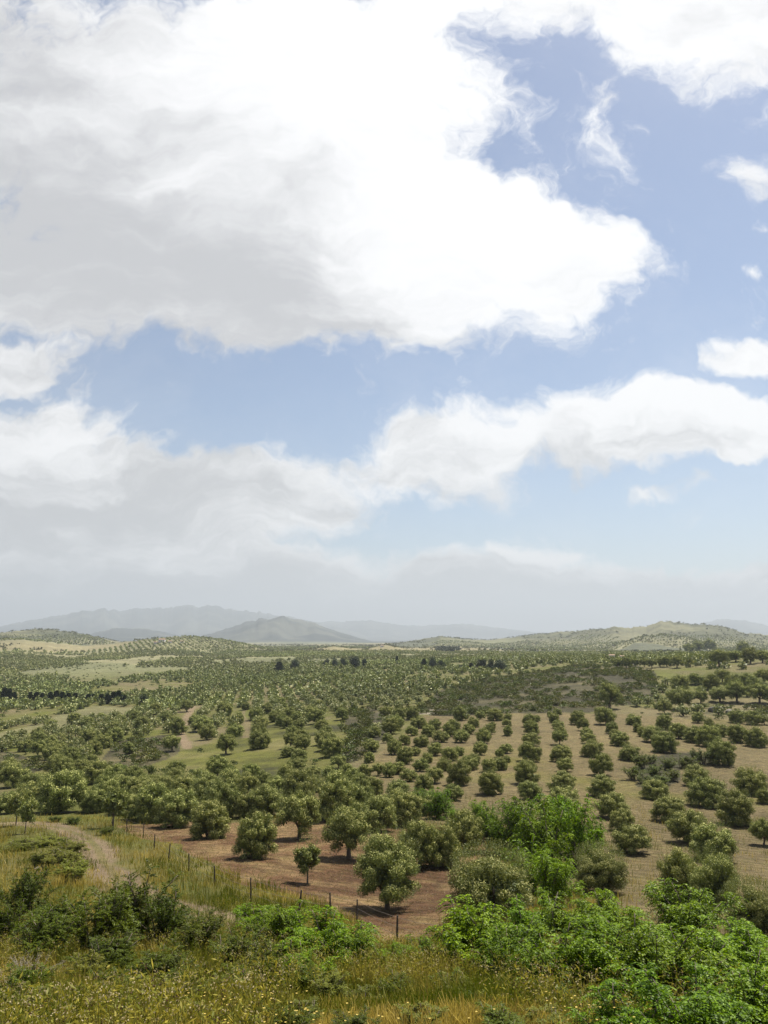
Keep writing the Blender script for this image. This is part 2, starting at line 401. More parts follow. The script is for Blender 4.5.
# ------------------------------------------------------------------ materials
def material(name):
    m = bpy.data.materials.new(name); m.use_nodes = True; m.node_tree.nodes.clear(); return m, NT(m.node_tree)
def leaf_material(name, sat=1.05, val=1.0, under=None, transl=0.22, hue_var=0.02, val_var=0.22, spec=0.12, tint=(1.15, 1.15, .4, 1)):
    m, T = material(name)
    a = T.n('ShaderNodeAttribute', attribute_name='Col'); oi = T.n('ShaderNodeObjectInfo')
    hs = T.n('ShaderNodeHueSaturation'); T.l(a.outputs['Color'], hs.inputs['Color'])
    T.l(T.ramp(oi.outputs['Random'], 0, 1, .5 - hue_var, .5 + hue_var, False), hs.inputs['Hue'])
    r2 = T.m('FRACT', T.m('MULTIPLY', oi.outputs['Random'], 7.31))
    T.l(T.ramp(r2, 0, 1, val * (1 - val_var), val * (1 + val_var), False), hs.inputs['Value'])
    hs.inputs['Saturation'].default_value = sat
    c = hs.outputs[0]
    if under:
        g = T.n('ShaderNodeNewGeometry'); c = T.mix(g.outputs['Backfacing'], c, under)
    p = T.n('ShaderNodeBsdfPrincipled'); T.l(c, p.inputs['Base Color']); p.inputs['Roughness'].default_value = .5
    p.inputs['Specular IOR Level'].default_value = spec
    tr = T.n('ShaderNodeBsdfTranslucent'); T.l(T.mix(1.0, c, tint, 'MULTIPLY'), tr.inputs[0])
    x = T.n('ShaderNodeMixShader'); x.inputs[0].default_value = transl
    T.l(p.outputs[0], x.inputs[1]); T.l(tr.outputs[0], x.inputs[2])
    o = T.n('ShaderNodeOutputMaterial'); T.l(x.outputs[0], o.inputs[0]); return m
M_OLIVE = leaf_material('olive_leaf', hue_var=.010, val_var=.16, under=(.14, .165, .07, 1), transl=.14)
M_GREEN = leaf_material('green_leaf', transl=.3, hue_var=.012)
M_DARK = leaf_material('dark_leaf', transl=.2)
M_GRASS = leaf_material('grass_blade', transl=.35, spec=.1, tint=(1.0, 1.0, .8, 1))
def bark_material():
    m, T = material('bark'); tc = T.n('ShaderNodeTexCoord')
    n = T.noise(tc.outputs['Object'], 14, 6, .65); c = T.mix(n, (.06, .042, .03, 1), (.19, .15, .115, 1))
    p = T.n('ShaderNodeBsdfPrincipled'); T.l(c, p.inputs['Base Color']); p.inputs['Roughness'].default_value = .9
    b = T.n('ShaderNodeBump'); b.inputs['Strength'].default_value = .6; b.inputs['Distance'].default_value = .03
    T.l(n, b.inputs['Height']); T.l(b.outputs[0], p.inputs['Normal'])
    o = T.n('ShaderNodeOutputMaterial'); T.l(p.outputs[0], o.inputs[0]); return m
M_BARK = bark_material()
def plain(name, c1, c2, scale=8, rough=.85):
    m, T = material(name); tc = T.n('ShaderNodeTexCoord')
    n = T.noise(tc.outputs['Object'], scale, 5, .6)
    p = T.n('ShaderNodeBsdfPrincipled'); T.l(T.mix(n, c1, c2), p.inputs['Base Color']); p.inputs['Roughness'].default_value = rough
    b = T.n('ShaderNodeBump'); b.inputs['Strength'].default_value = .4; b.inputs['Distance'].default_value = .02
    T.l(n, b.inputs['Height']); T.l(b.outputs[0], p.inputs['Normal'])
    o = T.n('ShaderNodeOutputMaterial'); T.l(p.outputs[0], o.inputs[0]); return m
M_POST = plain('weathered_post', (.018, .014, .012, 1), (.06, .046, .036, 1), 20)
M_WIRE = plain('rusty_wire', (.08, .055, .04, 1), (.16, .13, .11, 1), 30, .6)
M_ROCK = plain('pale_stone', (.09, .08, .065, 1), (.22, .20, .17, 1), 5)
M_WALL = plain('house_plaster', (.55, .52, .47, 1), (.75, .73, .69, 1), .6)
M_ROOF = plain('roof_tile', (.20, .12, .08, 1), (.28, .18, .12, 1), .8)
M_TWIG = plain('dead_twig', (.20, .17, .14, 1), (.36, .32, .27, 1), 20)
def ground_material():
    m, T = material('ground'); a = T.n('ShaderNodeAttribute', attribute_name='Col'); g = T.n('ShaderNodeNewGeometry')
    P = g.outputs['Position']
    f1 = T.noise(P, 3.1, 7, .68); f2 = T.noise(P, .35, 6, .6); f3 = T.noise(P, 14.0, 4, .7); f4 = T.noise(P, .05, 6, .62)
    v = T.m('MULTIPLY', T.m('MULTIPLY', T.ramp(f1, .25, .75, .62, 1.38, False), T.ramp(f2, .25, .75, .78, 1.22, False)), T.m('MULTIPLY', T.ramp(f3, .25, .75, .72, 1.28, False), T.ramp(f4, .3, .7, .82, 1.18, False)))
    c = T.vm('MULTIPLY', a.outputs['Color'], None, None); nd = c.node; T.l(v, nd.inputs[1])
    wv = T.n('ShaderNodeTexWave', wave_type='BANDS', bands_direction='DIAGONAL'); T.l(T.vm('MULTIPLY', P, (.45, 1.0, 0)), wv.inputs['Vector'])
    wv.inputs['Scale'].default_value = .42; wv.inputs['Distortion'].default_value = 7; wv.inputs['Detail'].default_value = 4; wv.inputs['Detail Scale'].default_value = .8; wv.inputs['Detail Roughness'].default_value = .65
    fw = T.m('MULTIPLY', wv.outputs['Fac'], a.outputs['Alpha'])
    c = T.mix(T.m('MULTIPLY', T.ramp(fw, .55, 1, 0, 1), .34), c, T.mix(1.0, c, (.62, .58, .55, 1), 'MULTIPLY'))
    pt = T.ramp(T.noise(P, 1.1, 10, .75), .47, .60, 0, .8)
    c = T.mix(T.m('MULTIPLY', pt, a.outputs['Alpha']), c, T.mix(1.0, c, (.58, .60, .52, 1), 'MULTIPLY'))
    grn = T.ramp(T.noise(P, .8, 5, .6), .45, .72, 0, .35)
    c = T.mix(grn, c, T.mix(1.0, c, (.72, 1.0, .55, 1), 'MULTIPLY'))
    p = T.n('ShaderNodeBsdfPrincipled'); T.l(c, p.inputs['Base Color']); p.inputs['Roughness'].default_value = .95; p.inputs['Specular IOR Level'].default_value = .15
    b = T.n('ShaderNodeBump'); b.inputs['Strength'].default_value = .9; b.inputs['Distance'].default_value = .25
    T.l(T.m('ADD', T.m('ADD', f1, T.m('MULTIPLY', f3, .4)), T.m('MULTIPLY', fw, .6)), b.inputs['Height']); T.l(b.outputs[0], p.inputs['Normal'])
    o = T.n('ShaderNodeOutputMaterial'); T.l(p.outputs[0], o.inputs[0]); return m
M_GROUND = ground_material()

# ------------------------------------------------------------------ ground, hills, mountains
AZ = np.concatenate([np.arange(-180, -60, 4.0), np.arange(-60, -33, 1.0), np.arange(-33, 33, 0.105), np.arange(33, 60, 1.0), np.arange(60, 180, 4.0)])
AZ = np.radians(AZ)
def rings(a, b, n): return np.exp(np.linspace(math.log(a), math.log(b), n))
def sheet(name, ds, cap=False):
    A, D = np.meshgrid(AZ, ds); x = (D * np.sin(A)).ravel(); y = (D * np.cos(A)).ravel()
    z = terrain(x, y); na = len(AZ); nd = len(ds)
    col = ground_colour(x, y)
    i = np.arange(nd - 1)[:, None] * na; j = np.arange(na)[None, :]; k = (j + 1) % na
    Fq = np.stack([i + j, i + k, i + na + k, i + na + j], -1).reshape(-1, 4)[:, ::-1]
    V = np.stack([x, y, z], 1)
    me = mesh_from(name, V, Fq, M_GROUND, col, True)
    o = obj(name, me); o['kind'] = 'structure'; return o
sheet('ground', rings(0.6, 1250, 820))
sheet('hills', rings(1250, 5200, 250))
sheet('mountains', rings(5200, 23000, 170))

# ------------------------------------------------------------------ air
def haze():
    S, zb, zt = 25000.0, -60.0, 1150.0
    V = [(sx * S, sy * S, z) for z in (zb, zt) for sx, sy in ((-1, -1), (1, -1), (1, 1), (-1, 1))]
    me = bpy.data.meshes.new('haze'); me.from_pydata(V, [], [(3, 2, 1, 0), (4, 5, 6, 7), (0, 1, 5, 4), (1, 2, 6, 5), (2, 3, 7, 6), (3, 0, 4, 7)])
    m, T = material('haze'); p = T.n('ShaderNodeVolumePrincipled')
    p.inputs['Color'].default_value = (.46, .505, .57, 1); p.inputs['Density'].default_value = HAZE; p.inputs['Anisotropy'].default_value = .2
    o = T.n('ShaderNodeOutputMaterial'); T.l(p.outputs[0], o.inputs['Volume']); me.materials.append(m)
    try: m.cycles.homogeneous_volume = True
    except Exception: pass
    h = obj('haze', me); h['kind'] = 'stuff'
HAZE = 1.05e-4
haze()

# ------------------------------------------------------------------ olive trees
def olive_crown_arrays(nl, L, Wd, seed_shape=0, flat=.85, nclump=26, tipc=True, inner=.22, low=.05, crs=(.080, .125)):
    """crown of nominal width 1 whose underside is near z = low; arrays of verts, faces, colours"""
    k = nclump; d = rand_unit(k * 3); d[:, 2] = d[:, 2] * .95 + .12; d = unit(d)
    keep = [0]
    for i in range(1, len(d)):       # spread the clumps evenly over the dome
        if min(np.linalg.norm(d[i] - d[j]) for j in keep) > 1.9 / math.sqrt(k): keep.append(i)
        if len(keep) >= k: break
    d = d[keep]; k = len(d)
    r = rng.uniform(.27, .42, k)[:, None] * (.9 + .25 * vnoise(d[:, 0] * 1.3 + rng.random() * 50, d[:, 1] * 1.3 + d[:, 2], 3))[:, None]
    ctr = np.array([0, 0, low + .46 * flat])
    hh = np.hypot(d[:, 0], d[:, 1])[:, None]; bulge = np.where(d[:, 2:3] < 0, np.clip(1 / np.maximum(hh, .3), 1, 1.7) ** .8, 1.0)
    cen = ctr + d * r * np.concatenate([bulge, bulge, np.full_like(bulge, flat * 1.02)], 1); cen[:, 2] = np.maximum(cen[:, 2], low + .07)
    cr = rng.uniform(crs[0], crs[1], k) * math.sqrt(26 / max(k, 8)) ** .6
    w = cr**2; w /= w.sum()
    ci = rng.choice(k, nl, p=w); u = rand_unit(nl); u[:, 2] = u[:, 2] * .85 + .15; u = unit(u)
    rr = rng.random(nl) ** .2 * (.94 + .26 * rng.random(nl) ** 3)
    P = cen[ci] + u * (cr[ci] * rr)[:, None]
    out = unit(P - ctr)
    D = unit(u * .15 + rng.normal(size=(nl, 3)) * .6 + np.array([0, 0, .12]))
    N = unit(u * .9 + out * .45 + rng.normal(size=(nl, 3)) * .30)
    V, Fq = leaves(P, D, N, L * rng.uniform(.55, 1.4, nl), Wd * rng.uniform(.7, 1.3, nl), .06)
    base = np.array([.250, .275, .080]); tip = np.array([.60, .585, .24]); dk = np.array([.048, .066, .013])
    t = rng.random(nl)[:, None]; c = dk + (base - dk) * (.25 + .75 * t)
    if tipc:      # pale flowering tips, with sunlit brightness painted into the upper outer leaf colour
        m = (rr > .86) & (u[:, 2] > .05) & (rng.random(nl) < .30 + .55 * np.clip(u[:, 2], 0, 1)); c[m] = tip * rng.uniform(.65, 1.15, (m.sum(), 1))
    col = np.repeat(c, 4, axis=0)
    if inner:
        ni = int(nl * inner); cj = rng.choice(k, ni); f = rng.random((ni, 1)) * .6 + .3
        P = cen[cj] * f + ctr * (1 - f) + rand_unit(ni) * (cr[cj] * .6)[:, None]
        V2, F2 = leaves(P, rand_unit(ni), rand_unit(ni), L * 2.2, Wd * 4.0, .1)
        Fq = np.concatenate([Fq, F2 + len(V)]); V = np.concatenate([V, V2]); col = np.concatenate([col, np.tile(base * .8, (len(V2), 1))])
    return V, Fq, col
def shoots(n, L, Wd, low, flat):
    """long upright water shoots with leaves along them"""
    d = rand_unit(n); d[:, 2] = np.abs(d[:, 2]) + .2; d = unit(d)
    ctr = np.array([0, 0, low + .46 * flat]); P0 = ctr + d * .40 * np.array([1, 1, flat])
    dirs = unit(d * .55 + np.array([0, 0, .9]) + rng.normal(size=(n, 3)) * .18); Vs = []; Fs = []; Cs = []; o = 0
    for k in range(9):
        P = P0 + dirs * (.018 * k); D = unit(dirs * .8 + rng.normal(size=(n, 3)) * .5)
        V, Fq = leaves(P, D, rand_unit(n), L * .8, Wd * .9); Vs.append(V); Fs.append(Fq + o); o += len(V)
        Cs.append(np.tile(np.array([.20, .215, .065]), (len(V), 1)) * rng.uniform(.75, 1.2, (len(V), 1)))
    return np.concatenate(Vs), np.concatenate(Fs), np.concatenate(Cs)
def trunk_acc(h=.34, r=.05, fork=3, seg=8):
    a = Acc(); lean = rng.normal(0, .03, 2)
    pts = [(0, 0, -.06), (lean[0] * .2, lean[1] * .2, .0), (lean[0], lean[1], h * .35), (lean[0] * 1.6, lean[1] * 1.6, h * .7)]
    tube(a, pts, [r * 1.6, r * 1.25, r, r * .85], seg, knob=.35)
    b = np.array(pts[-1])
    for i in range(fork):
        th = 2 * math.pi * i / fork + rng.uniform(-.4, .4); dr = np.array([math.cos(th), math.sin(th), 0])
        q = [b - [0, 0, .02], b + dr * .07 + [0, 0, .07], b + dr * .16 + [0, 0, .17], b + dr * .24 + [0, 0, .32]]
        tube(a, q, [r * .7, r * .55, r * .4, r * .2], max(5, seg - 2), knob=.3)
    return a
OL = []
for v in range(9):
    shrubby = v in (0, 1, 2, 3, 4)           # crowns reaching the ground
    low = rng.uniform(-.06, -.02) if shrubby else rng.uniform(.10, .16)
    flat = rng.uniform(.84, .96) if shrubby else rng.uniform(.72, .84)
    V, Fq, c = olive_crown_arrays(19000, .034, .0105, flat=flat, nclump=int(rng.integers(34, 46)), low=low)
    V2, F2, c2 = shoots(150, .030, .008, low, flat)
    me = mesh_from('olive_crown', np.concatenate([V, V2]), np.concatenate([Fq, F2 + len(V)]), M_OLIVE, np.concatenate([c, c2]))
    tm = trunk_acc(.30 if not shrubby else .26, rng.uniform(.028, .042)).mesh('olive_trunk', M_BARK, True)
    OL.append((me, tm, low))
# one tall bushy crown with many shoots, one thin young tree
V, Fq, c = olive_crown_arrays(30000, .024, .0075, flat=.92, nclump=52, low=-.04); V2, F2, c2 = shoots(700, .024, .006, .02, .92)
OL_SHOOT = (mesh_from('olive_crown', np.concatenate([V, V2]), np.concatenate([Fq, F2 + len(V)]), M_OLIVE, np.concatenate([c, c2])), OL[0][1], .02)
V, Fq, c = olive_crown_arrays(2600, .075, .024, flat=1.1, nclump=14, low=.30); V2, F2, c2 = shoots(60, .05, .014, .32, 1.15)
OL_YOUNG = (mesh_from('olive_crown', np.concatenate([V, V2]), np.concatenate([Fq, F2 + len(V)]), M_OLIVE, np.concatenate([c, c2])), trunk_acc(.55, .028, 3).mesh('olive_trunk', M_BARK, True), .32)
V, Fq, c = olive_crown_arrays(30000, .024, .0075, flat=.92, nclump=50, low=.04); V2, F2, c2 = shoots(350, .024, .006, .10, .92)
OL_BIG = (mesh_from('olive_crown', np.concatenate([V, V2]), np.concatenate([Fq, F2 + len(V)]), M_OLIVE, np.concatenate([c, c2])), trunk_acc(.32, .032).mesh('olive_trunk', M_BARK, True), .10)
GREENISH = []
OLIVE_PLACED = []     # (x, y, radius)
def place_olive(px, base, w, label, group, variant=None, hs=None):
    x, y, z, t = at(px, base); m = scale_at(px, base, t); wid = max(w * m * (1.28 if 'belt' in label or 'close group' in label else 1.15), .8)
    v = variant if variant is not None else OL[int(rng.integers(0, 5 if rng.random() < .85 else len(OL)))]
    hh = hs if hs is not None else rng.uniform(.78, 1.08)
    o = thing('olive_tree', label, 'olive tree', (x, y + wid * .18, float(terrain(np.array([x]), np.array([y + wid * .18]))[0]) - .05), group, rng.uniform(0, 6.28), (wid, wid, wid * hh))
    obj('trunk', v[1], o); obj('crown', v[0], o)
    OLIVE_PLACED.append((x, y, wid * .5)); return o
ORD = ['zeroth','first','second','third','fourth','fifth','sixth','seventh','eighth','ninth','tenth','eleventh','twelfth','thirteenth','fourteenth','fifteenth','sixteenth','seventeenth','eighteenth','nineteenth','twentieth']
TENS = {20: 'twenty', 30: 'thirty', 40: 'forty', 50: 'fifty'}
TENTH = {20: 'twentieth', 30: 'thirtieth', 40: 'fortieth', 50: 'fiftieth'}
def nth(k):
    if k <= 20: return ORD[k]
    return TENTH[k] if k % 10 == 0 else TENS[k // 10 * 10] + '-' + ORD[k % 10]

A0 = lambda r: [(384 + a / 6, 700 + b / 6, w / 6) for a, b, w in r]
B0 = lambda r: [(512 + a / 6, 700 + b / 6, w / 6) for a, b, w in r]
# rows of the dry grove on the right, each from its near end to its far end
GROVE = [
 A0([(22,258,65),(40,205,110)]),
 A0([(62,330,95),(125,270,75),(168,215,80),(208,170,100)]),
 A0([(30,465,90),(85,445,90),(125,385,100),(187,335,68),(225,280,100),(270,220,85),(305,185,80)]),
 A0([(80,585,140),(150,490,100),(222,430,95),(262,378,68),(308,335,90),(345,255,95),(390,222,85),(420,190,85),(460,125,95)]),
 A0([(240,570,120),(305,500,112),(362,425,92),(400,365,105),(450,335,75),(465,258,95),(510,205,75),(540,165,70),(580,115,60)]),
 A0([(420,605,115),(455,515,145),(515,420,110),(545,390,80),(578,330,90),(600,262,95),(632,208,70),(650,172,50),(665,125,105)]),
 A0([(640,570,150),(630,435,90),(695,420,90),(740,375,45),(695,345,55),(735,320,75),(745,215,60),(740,160,60),(745,120,50)]),
 [(521,824,29),(532,801,25),(527,785,24),(529,772,17),(531,762,23),(532,746,18),(532,735,15),(530,727,14),(537,722,8)],
 [(568,823,33),(565,808,29),(564,793,27),(566,772,16),(563,762,22),(560,745,14),(561,737,13),(559,729,12),(554,723,11),(558,715,9),(550,717,6)],
 [(635,854,37),(624,832,25),(614,819,31),(604,797,27),(603,776,23),(594,757,22),(590,744,15),(587,739,13),(584,731,12),(579,725,15)],
 B0([(715,365,120),(655,278,110),(625,235,70),(605,205,75),(572,150,120),(525,95,60)]),
 [(666,753,25),(656,743,23),(644,737,12),(638,732,9),(635,725,15)],
 [(718,862,44),(692,844,38),(673,822,33),(657,800,27)],
 [(766,846,24),(740,826,38),(712,808,38),(699,787,27),(725,766,29)]]
RN = ['first','second','third','fourth','fifth','sixth','seventh','eighth','ninth','tenth','eleventh','twelfth','thirteenth','fourteenth']
for ri, row in enumerate(GROVE):
    for k, (px, b, w) in enumerate(row):
        lb = f"rounded olive tree, {nth(k+1)} from the near end of the {RN[ri]} dry grove row from left"
        place_olive(px, b, w, lb, 'olive trees in rows on the dry grove floor')
RANKS = [
 ('low round olive tree, {} from left in the upper right grove\'s front rank', [(697,743,22),(712,747,24),(739,743,20),(758,747,23)]),
 ('olive tree, {} from left in the upper right grove\'s back rank', [(666,730,16),(680,739,18),(699,723,12),(710,727,10),(722,737,18),(737,723,15),(755,725,17),(766,725,11)]),
 ('old olive tree, {} from left in the line above the rocky bank', [(611,709,23),(684,710,24),(702,704,15),(722,703,20),(739,703,21),(762,704,23)]),
 ('dark old olive tree, {} from left on the right skyline ridge', [(618,668,10),(627,668,10),(636,667,9),(645,667,9),(653,668,10),(661,667,11),(668,667,11),(678,668,12),(690,654,11),(699,653,12),(711,652,13),(721,667,19),(737,662,14),(745,655,13),(752,664,16),(764,663,14)]),
 ('broad olive tree, {} from left in the upper stand on the right hillside', [(683,691,17),(697,685,15),(713,690,17),(724,683,15),(735,693,17),(748,685,16),(757,692,17),(766,684,16)]),
 ('olive tree, {} from left in the front rank of the belt behind the track', [(5,814,25),(28,805,26),(93,813,25),(122,815,26),(136,820,28),(151,822,36),(175,828,38),(221,819,34),(246,818,25),(266,818,34)]),
 ('olive tree, {} from left in the belt\'s middle rank behind the track', [(10,788,26),(30,796,24),(70,794,20),(104,800,24),(118,794,22),(138,798,26),(160,800,26),(183,802,28),(203,803,30),(228,802,26),(245,800,22),(276,796,20)]),
 ('silvery olive tree, {} from left along the back edge of the left belt', [(40,789,18),(60,782,20),(80,783,15),(95,784,24),(113,786,20),(130,788,20),(150,789,18),(172,790,22),(200,790,20),(228,790,20),(262,789,16)]),
 ('olive tree, {} from left in the close group beyond the ploughed field', [(297,803,30),(312,793,18),(334,820,40),(336,791,20),(360,813,28),(353,787,16),(360,797,19),(373,795,20),(377,832,34),(406,826,34),(428,815,21),(395,806,20),(345,800,22)]),
 ('single olive tree, {} from left scattered on the green meadow', [(174,781,20),(216,780,23),(225,755,20),(250,781,18),(286,783,17),(296,774,19),(338,769,17),(321,734,14)]),
 ('round olive tree, {} from left in the line at the meadow\'s near edge', [(276,790,15),(313,780,16),(330,780,15),(346,780,17),(365,776,14),(378,776,13),(369,763,11),(371,752,17),(374,738,14)]),
 ('olive tree, {} from left in the double row climbing the meadow\'s centre', [(288,757,14),(301,750,17),(299,763,17),(301,743,17),(290,748,15),(292,737,14),(298,731,13),(287,728,12),(296,722,12),(289,717,12)]),
 ('olive tree, {} from left in the row climbing the meadow\'s right side', [(328,750,22),(333,757,22),(322,745,16),(326,738,15),(316,724,18),(342,720,13),(310,716,13),(320,712,12)]),
 ('olive tree, {} from left in the clumped rows left of the meadow', [(24,752,15),(36,740,13),(49,730,13),(10,746,12),(56,746,16),(59,753,12),(86,744,16),(91,738,13),(114,742,16),(112,732,13),(101,723,13),(120,725,11),(73,724,13),(86,729,13),(141,731,16),(135,721,13),(164,723,13),(177,735,17),(172,726,13),(154,715,13),(186,712,13),(194,725,12),(128,754,13)]),
 ('olive tree, {} from left in the clumps on the bare slope above the meadow', [(200,732,21),(206,740,16),(224,716,16),(237,724,13),(234,737,18),(245,710,9),(259,749,22),(258,738,17),(260,729,16),(255,720,14),(266,714,13),(274,722,13),(280,710,13)])]
for fmt, pts in RANKS:
    pts = sorted(pts)
    grp = fmt.split(' from left ')[1]
    for k, (px, b, w) in enumerate(pts):
        va = OL[int(rng.integers(5, 9))] if 'old olive' in fmt or 'single' in fmt else None
        place_olive(px, b, w, fmt.format(nth(k + 1)), 'olive trees ' + grp, va)
SOLO = [
 (388,912,68,'large round olive tree nearest the wire fence on the ploughed field', OL_BIG, 1.0),
 (307,884,25,'slim young olive tree standing alone on the reddish ploughed field', OL_YOUNG, 1.15),
 (348,860,48,'olive tree with a dark forked trunk on the ploughed field behind the largest one', OL[5], 1.05),
 (254,859,42,'bushy olive tree on the ploughed field left of the slim young tree', OL[0], 1.1),
 (298,840,44,'olive tree with bare lower trunk behind the slim young tree', OL[6], 1.05),
 (207,839,40,'dense olive tree at the left end of the ploughed field', OL[2], 1.05),
 (420,869,42,'olive tree on the ploughed field just right of and behind the largest one', OL[1], 1.25),
 (443,868,36,'narrow olive tree in the middle of the close trio on the field', OL[3], 1.35),
 (466,853,38,'pale silvery olive tree, rightmost of the close trio on the field', OL[4], 1.15),
 (495,926,88,'wide shaggy olive bush with long upright shoots beside the green thicket', OL_SHOOT, .85),
 (604,894,54,'dark hollow shaggy olive bush at the right edge of the green thicket', OL_SHOOT, .85),
 (687,903,46,'left one of two big touching olive trees low on the right', OL[0], 1.15),
 (720,921,54,'right one of two big touching olive trees low on the right', OL_BIG, 1.1),
 (760,940,56,'shaggy olive tree cut by the right edge of the picture', OL_SHOOT, 1.0),
 (57,813,48,'broad bright green olive tree at the bend of the dirt track', OL[1], .95),
 (111,829,24,'small olive tree on a thin bare trunk beside the dirt track', OL_YOUNG, 1.2),
 (14,826,18,'young olive tree on a thin trunk at the left edge, farther of a pair', OL_YOUNG, 1.4),
 (23,834,18,'young olive tree on a thin trunk at the left edge, nearer of a pair', OL_YOUNG, 1.5),
 (766,804,16,'olive tree cut by the right edge above the near rows', OL[2], 1.0),
 (755,796,32,'dark dense olive tree near the right edge above the near rows', OL[3], 1.0)]
for px, b, w, lb, va, hs in SOLO: place_olive(px, b, w, lb, None, va, hs)
N_HAND = len(OLIVE_PLACED)
print('olive trees placed by hand', N_HAND)

# ------------------------------------------------------------------ the mass of far olive trees
def far_protos(nq, L, Wd, n=8, nclump=9):
    out = []
    for i in range(n):
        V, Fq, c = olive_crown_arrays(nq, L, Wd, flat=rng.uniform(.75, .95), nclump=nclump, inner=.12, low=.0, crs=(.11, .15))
        a = Acc(); tube(a, [(0, 0, -.05), (0, 0, .1), (0.02, 0, .3)], [.06, .05, .04], 4)
        tv = np.concatenate(a.V); tf = np.concatenate(a.F)
        Fq = np.concatenate([Fq, tf + len(V)]); c = np.concatenate([c, np.tile((.07, .055, .04), (len(tv), 1))]); V = np.concatenate([V, tv])
        out.append((V, Fq, c))
    return out
def scatter(protos, X, Y, Z, S, tint, jitter=.12):
    Vs, Fs, Cs = [], [], []; off = 0; pick = rng.integers(0, len(protos), len(X)); th = rng.uniform(0, 6.283, len(X))
    for p, (V, Fq, c) in enumerate(protos):
        m = np.where(pick == p)[0]
        if len(m) == 0: continue
        cs, sn = np.cos(th[m])[:, None], np.sin(th[m])[:, None]
        hz = rng.uniform(.7, 1.0, (len(m), 1))
        vx = (V[None, :, 0] * cs - V[None, :, 1] * sn) * S[m][:, None] + X[m][:, None]
        vy = (V[None, :, 0] * sn + V[None, :, 1] * cs) * S[m][:, None] + Y[m][:, None]
        vz = V[None, :, 2] * S[m][:, None] * hz + Z[m][:, None]
        Vs.append(np.stack([vx, vy, vz], -1).reshape(-1, 3).astype(np.float32))
        Fs.append((Fq[None] + (np.arange(len(m)) * len(V))[:, None, None] + off).reshape(-1, 4)); off += len(m) * len(V)
        Cs.append((c[None] * tint[m][:, None, :]).reshape(-1, 3).astype(np.float32))
    return np.concatenate(Vs), np.concatenate(Fs), np.concatenate(Cs)
def grid(xr, yr, ang, a, b, jit):
    """rows along direction ang (clockwise from +Y), a between rows, b along them"""
    L = max(abs(v) for v in (*xr, *yr)) * 1.5; i, j = np.meshgrid(np.arange(-int(L / a), int(L / a) + 1), np.arange(-int(L / b), int(L / b) + 1))
    u = i.ravel() * a + rng.normal(0, jit * a, i.size); v = j.ravel() * b + rng.normal(0, jit * b, i.size)
    c, s = math.cos(ang), math.sin(ang); x = u * c + v * s; y = -u * s + v * c
    m = (x > xr[0]) & (x < xr[1]) & (y > yr[0]) & (y < yr[1]); return x[m], y[m]
P_MIDL = world_poly([(0,800),(0,725),(60,712),(150,702),(300,706),(330,716),(330,770),(200,790)])
bl = [world_poly([(x0, 700) for x0 in ()])] if False else []
def near_hand(x, y, k=1.0):
    H = np.array(OLIVE_PLACED); out = np.zeros(len(x), bool)
    for s in range(0, len(x), 4000):
        q = np.hypot(x[s:s+4000, None] - H[None, :, 0], y[s:s+4000, None] - H[None, :, 1]); out[s:s+4000] = (q < (H[None, :, 2] * k + 2.6)).any(1)
    return out
def az_px(x, y): return 384 + F * x / np.maximum(y, 1)
NO_TREE = [P_BRUSH, P_BRUSH2, P_BRUSH3, P_BRUSH4, P_FIELD, P_SCRUBISLE, P_SOIL, P_RBANK, P_MEADOW, P_GROVE]
def clear(x, y):
    m = ~near_hand(x, y)
    for P in NO_TREE: m &= ~inside(x, y, P)
    for L, w in TRACKS[1:]: m &= seg_dist(x, y, L) > w + 1.5
    return m
px_limit = lambda x, y: np.abs(np.arctan2(x, y)) < R(33)
# blocks with their own row direction
x1, y1 = grid((-700, 700), (150, 1250), R(-9), 6.6, 5.4, .07)
x2, y2 = grid((-700, 700), (150, 1250), R(33), 9.6, 6.4, .06)
x3, y3 = grid((-700, 700), (150, 1250), R(-48), 9.6, 6.4, .06)
def block(x, y):      # which block a spot belongs to
    d = np.hypot(x, y); p = az_px(x, y) + (fbm(x / 60, y / 60, 2, 61) - .5) * 90
    b = np.where((d < 420) & (p < 350), 0, np.where(p < 150, 2, np.where((d > 560) & (p < 330), 1, np.where(p > 470, 2, 1))))
    return b
xs, ys = [], []
for bi, (gx, gy) in enumerate(((x1, y1), (x2, y2), (x3, y3))):
    m = px_limit(gx, gy) & (block(gx, gy) == bi); gx, gy = gx[m], gy[m]
    m = clear(gx, gy) & (np.hypot(gx, gy) > 165) & (np.hypot(gx, gy) < 1250)
    gap = fbm(gx / 70, gy / 100, 4, 63); m &= (gap > np.where(np.hypot(gx, gy) > 330, .43, .35)) & (rng.random(len(gx)) < .94)
    xs.append(gx[m]); ys.append(gy[m])
X = np.concatenate(xs); Y = np.concatenate(ys); Dd = np.hypot(X, Y)
Z = terrain(X, Y); Sz = rng.uniform(3.2, 4.9, len(X))
# tall trees on the right ridge
ridge = (az_px(X, Y) > 640) & (Dd > 270) & (Dd < 560); Sz[ridge] *= 1.1
def visible(X, Y, Z, h=3.0):
    """True where the top of the tree is seen from the camera's neighbourhood"""
    out = np.ones(len(X), bool)
    for f in np.linspace(.06, .985, 60):
        out &= (terrain(X * f, Y * f, False)) < (Z + h) * f + .6
    return out
vis = visible(X, Y, Z); X, Y, Z, Sz, Dd = X[vis], Y[vis], Z[vis], Sz[vis], Dd[vis]
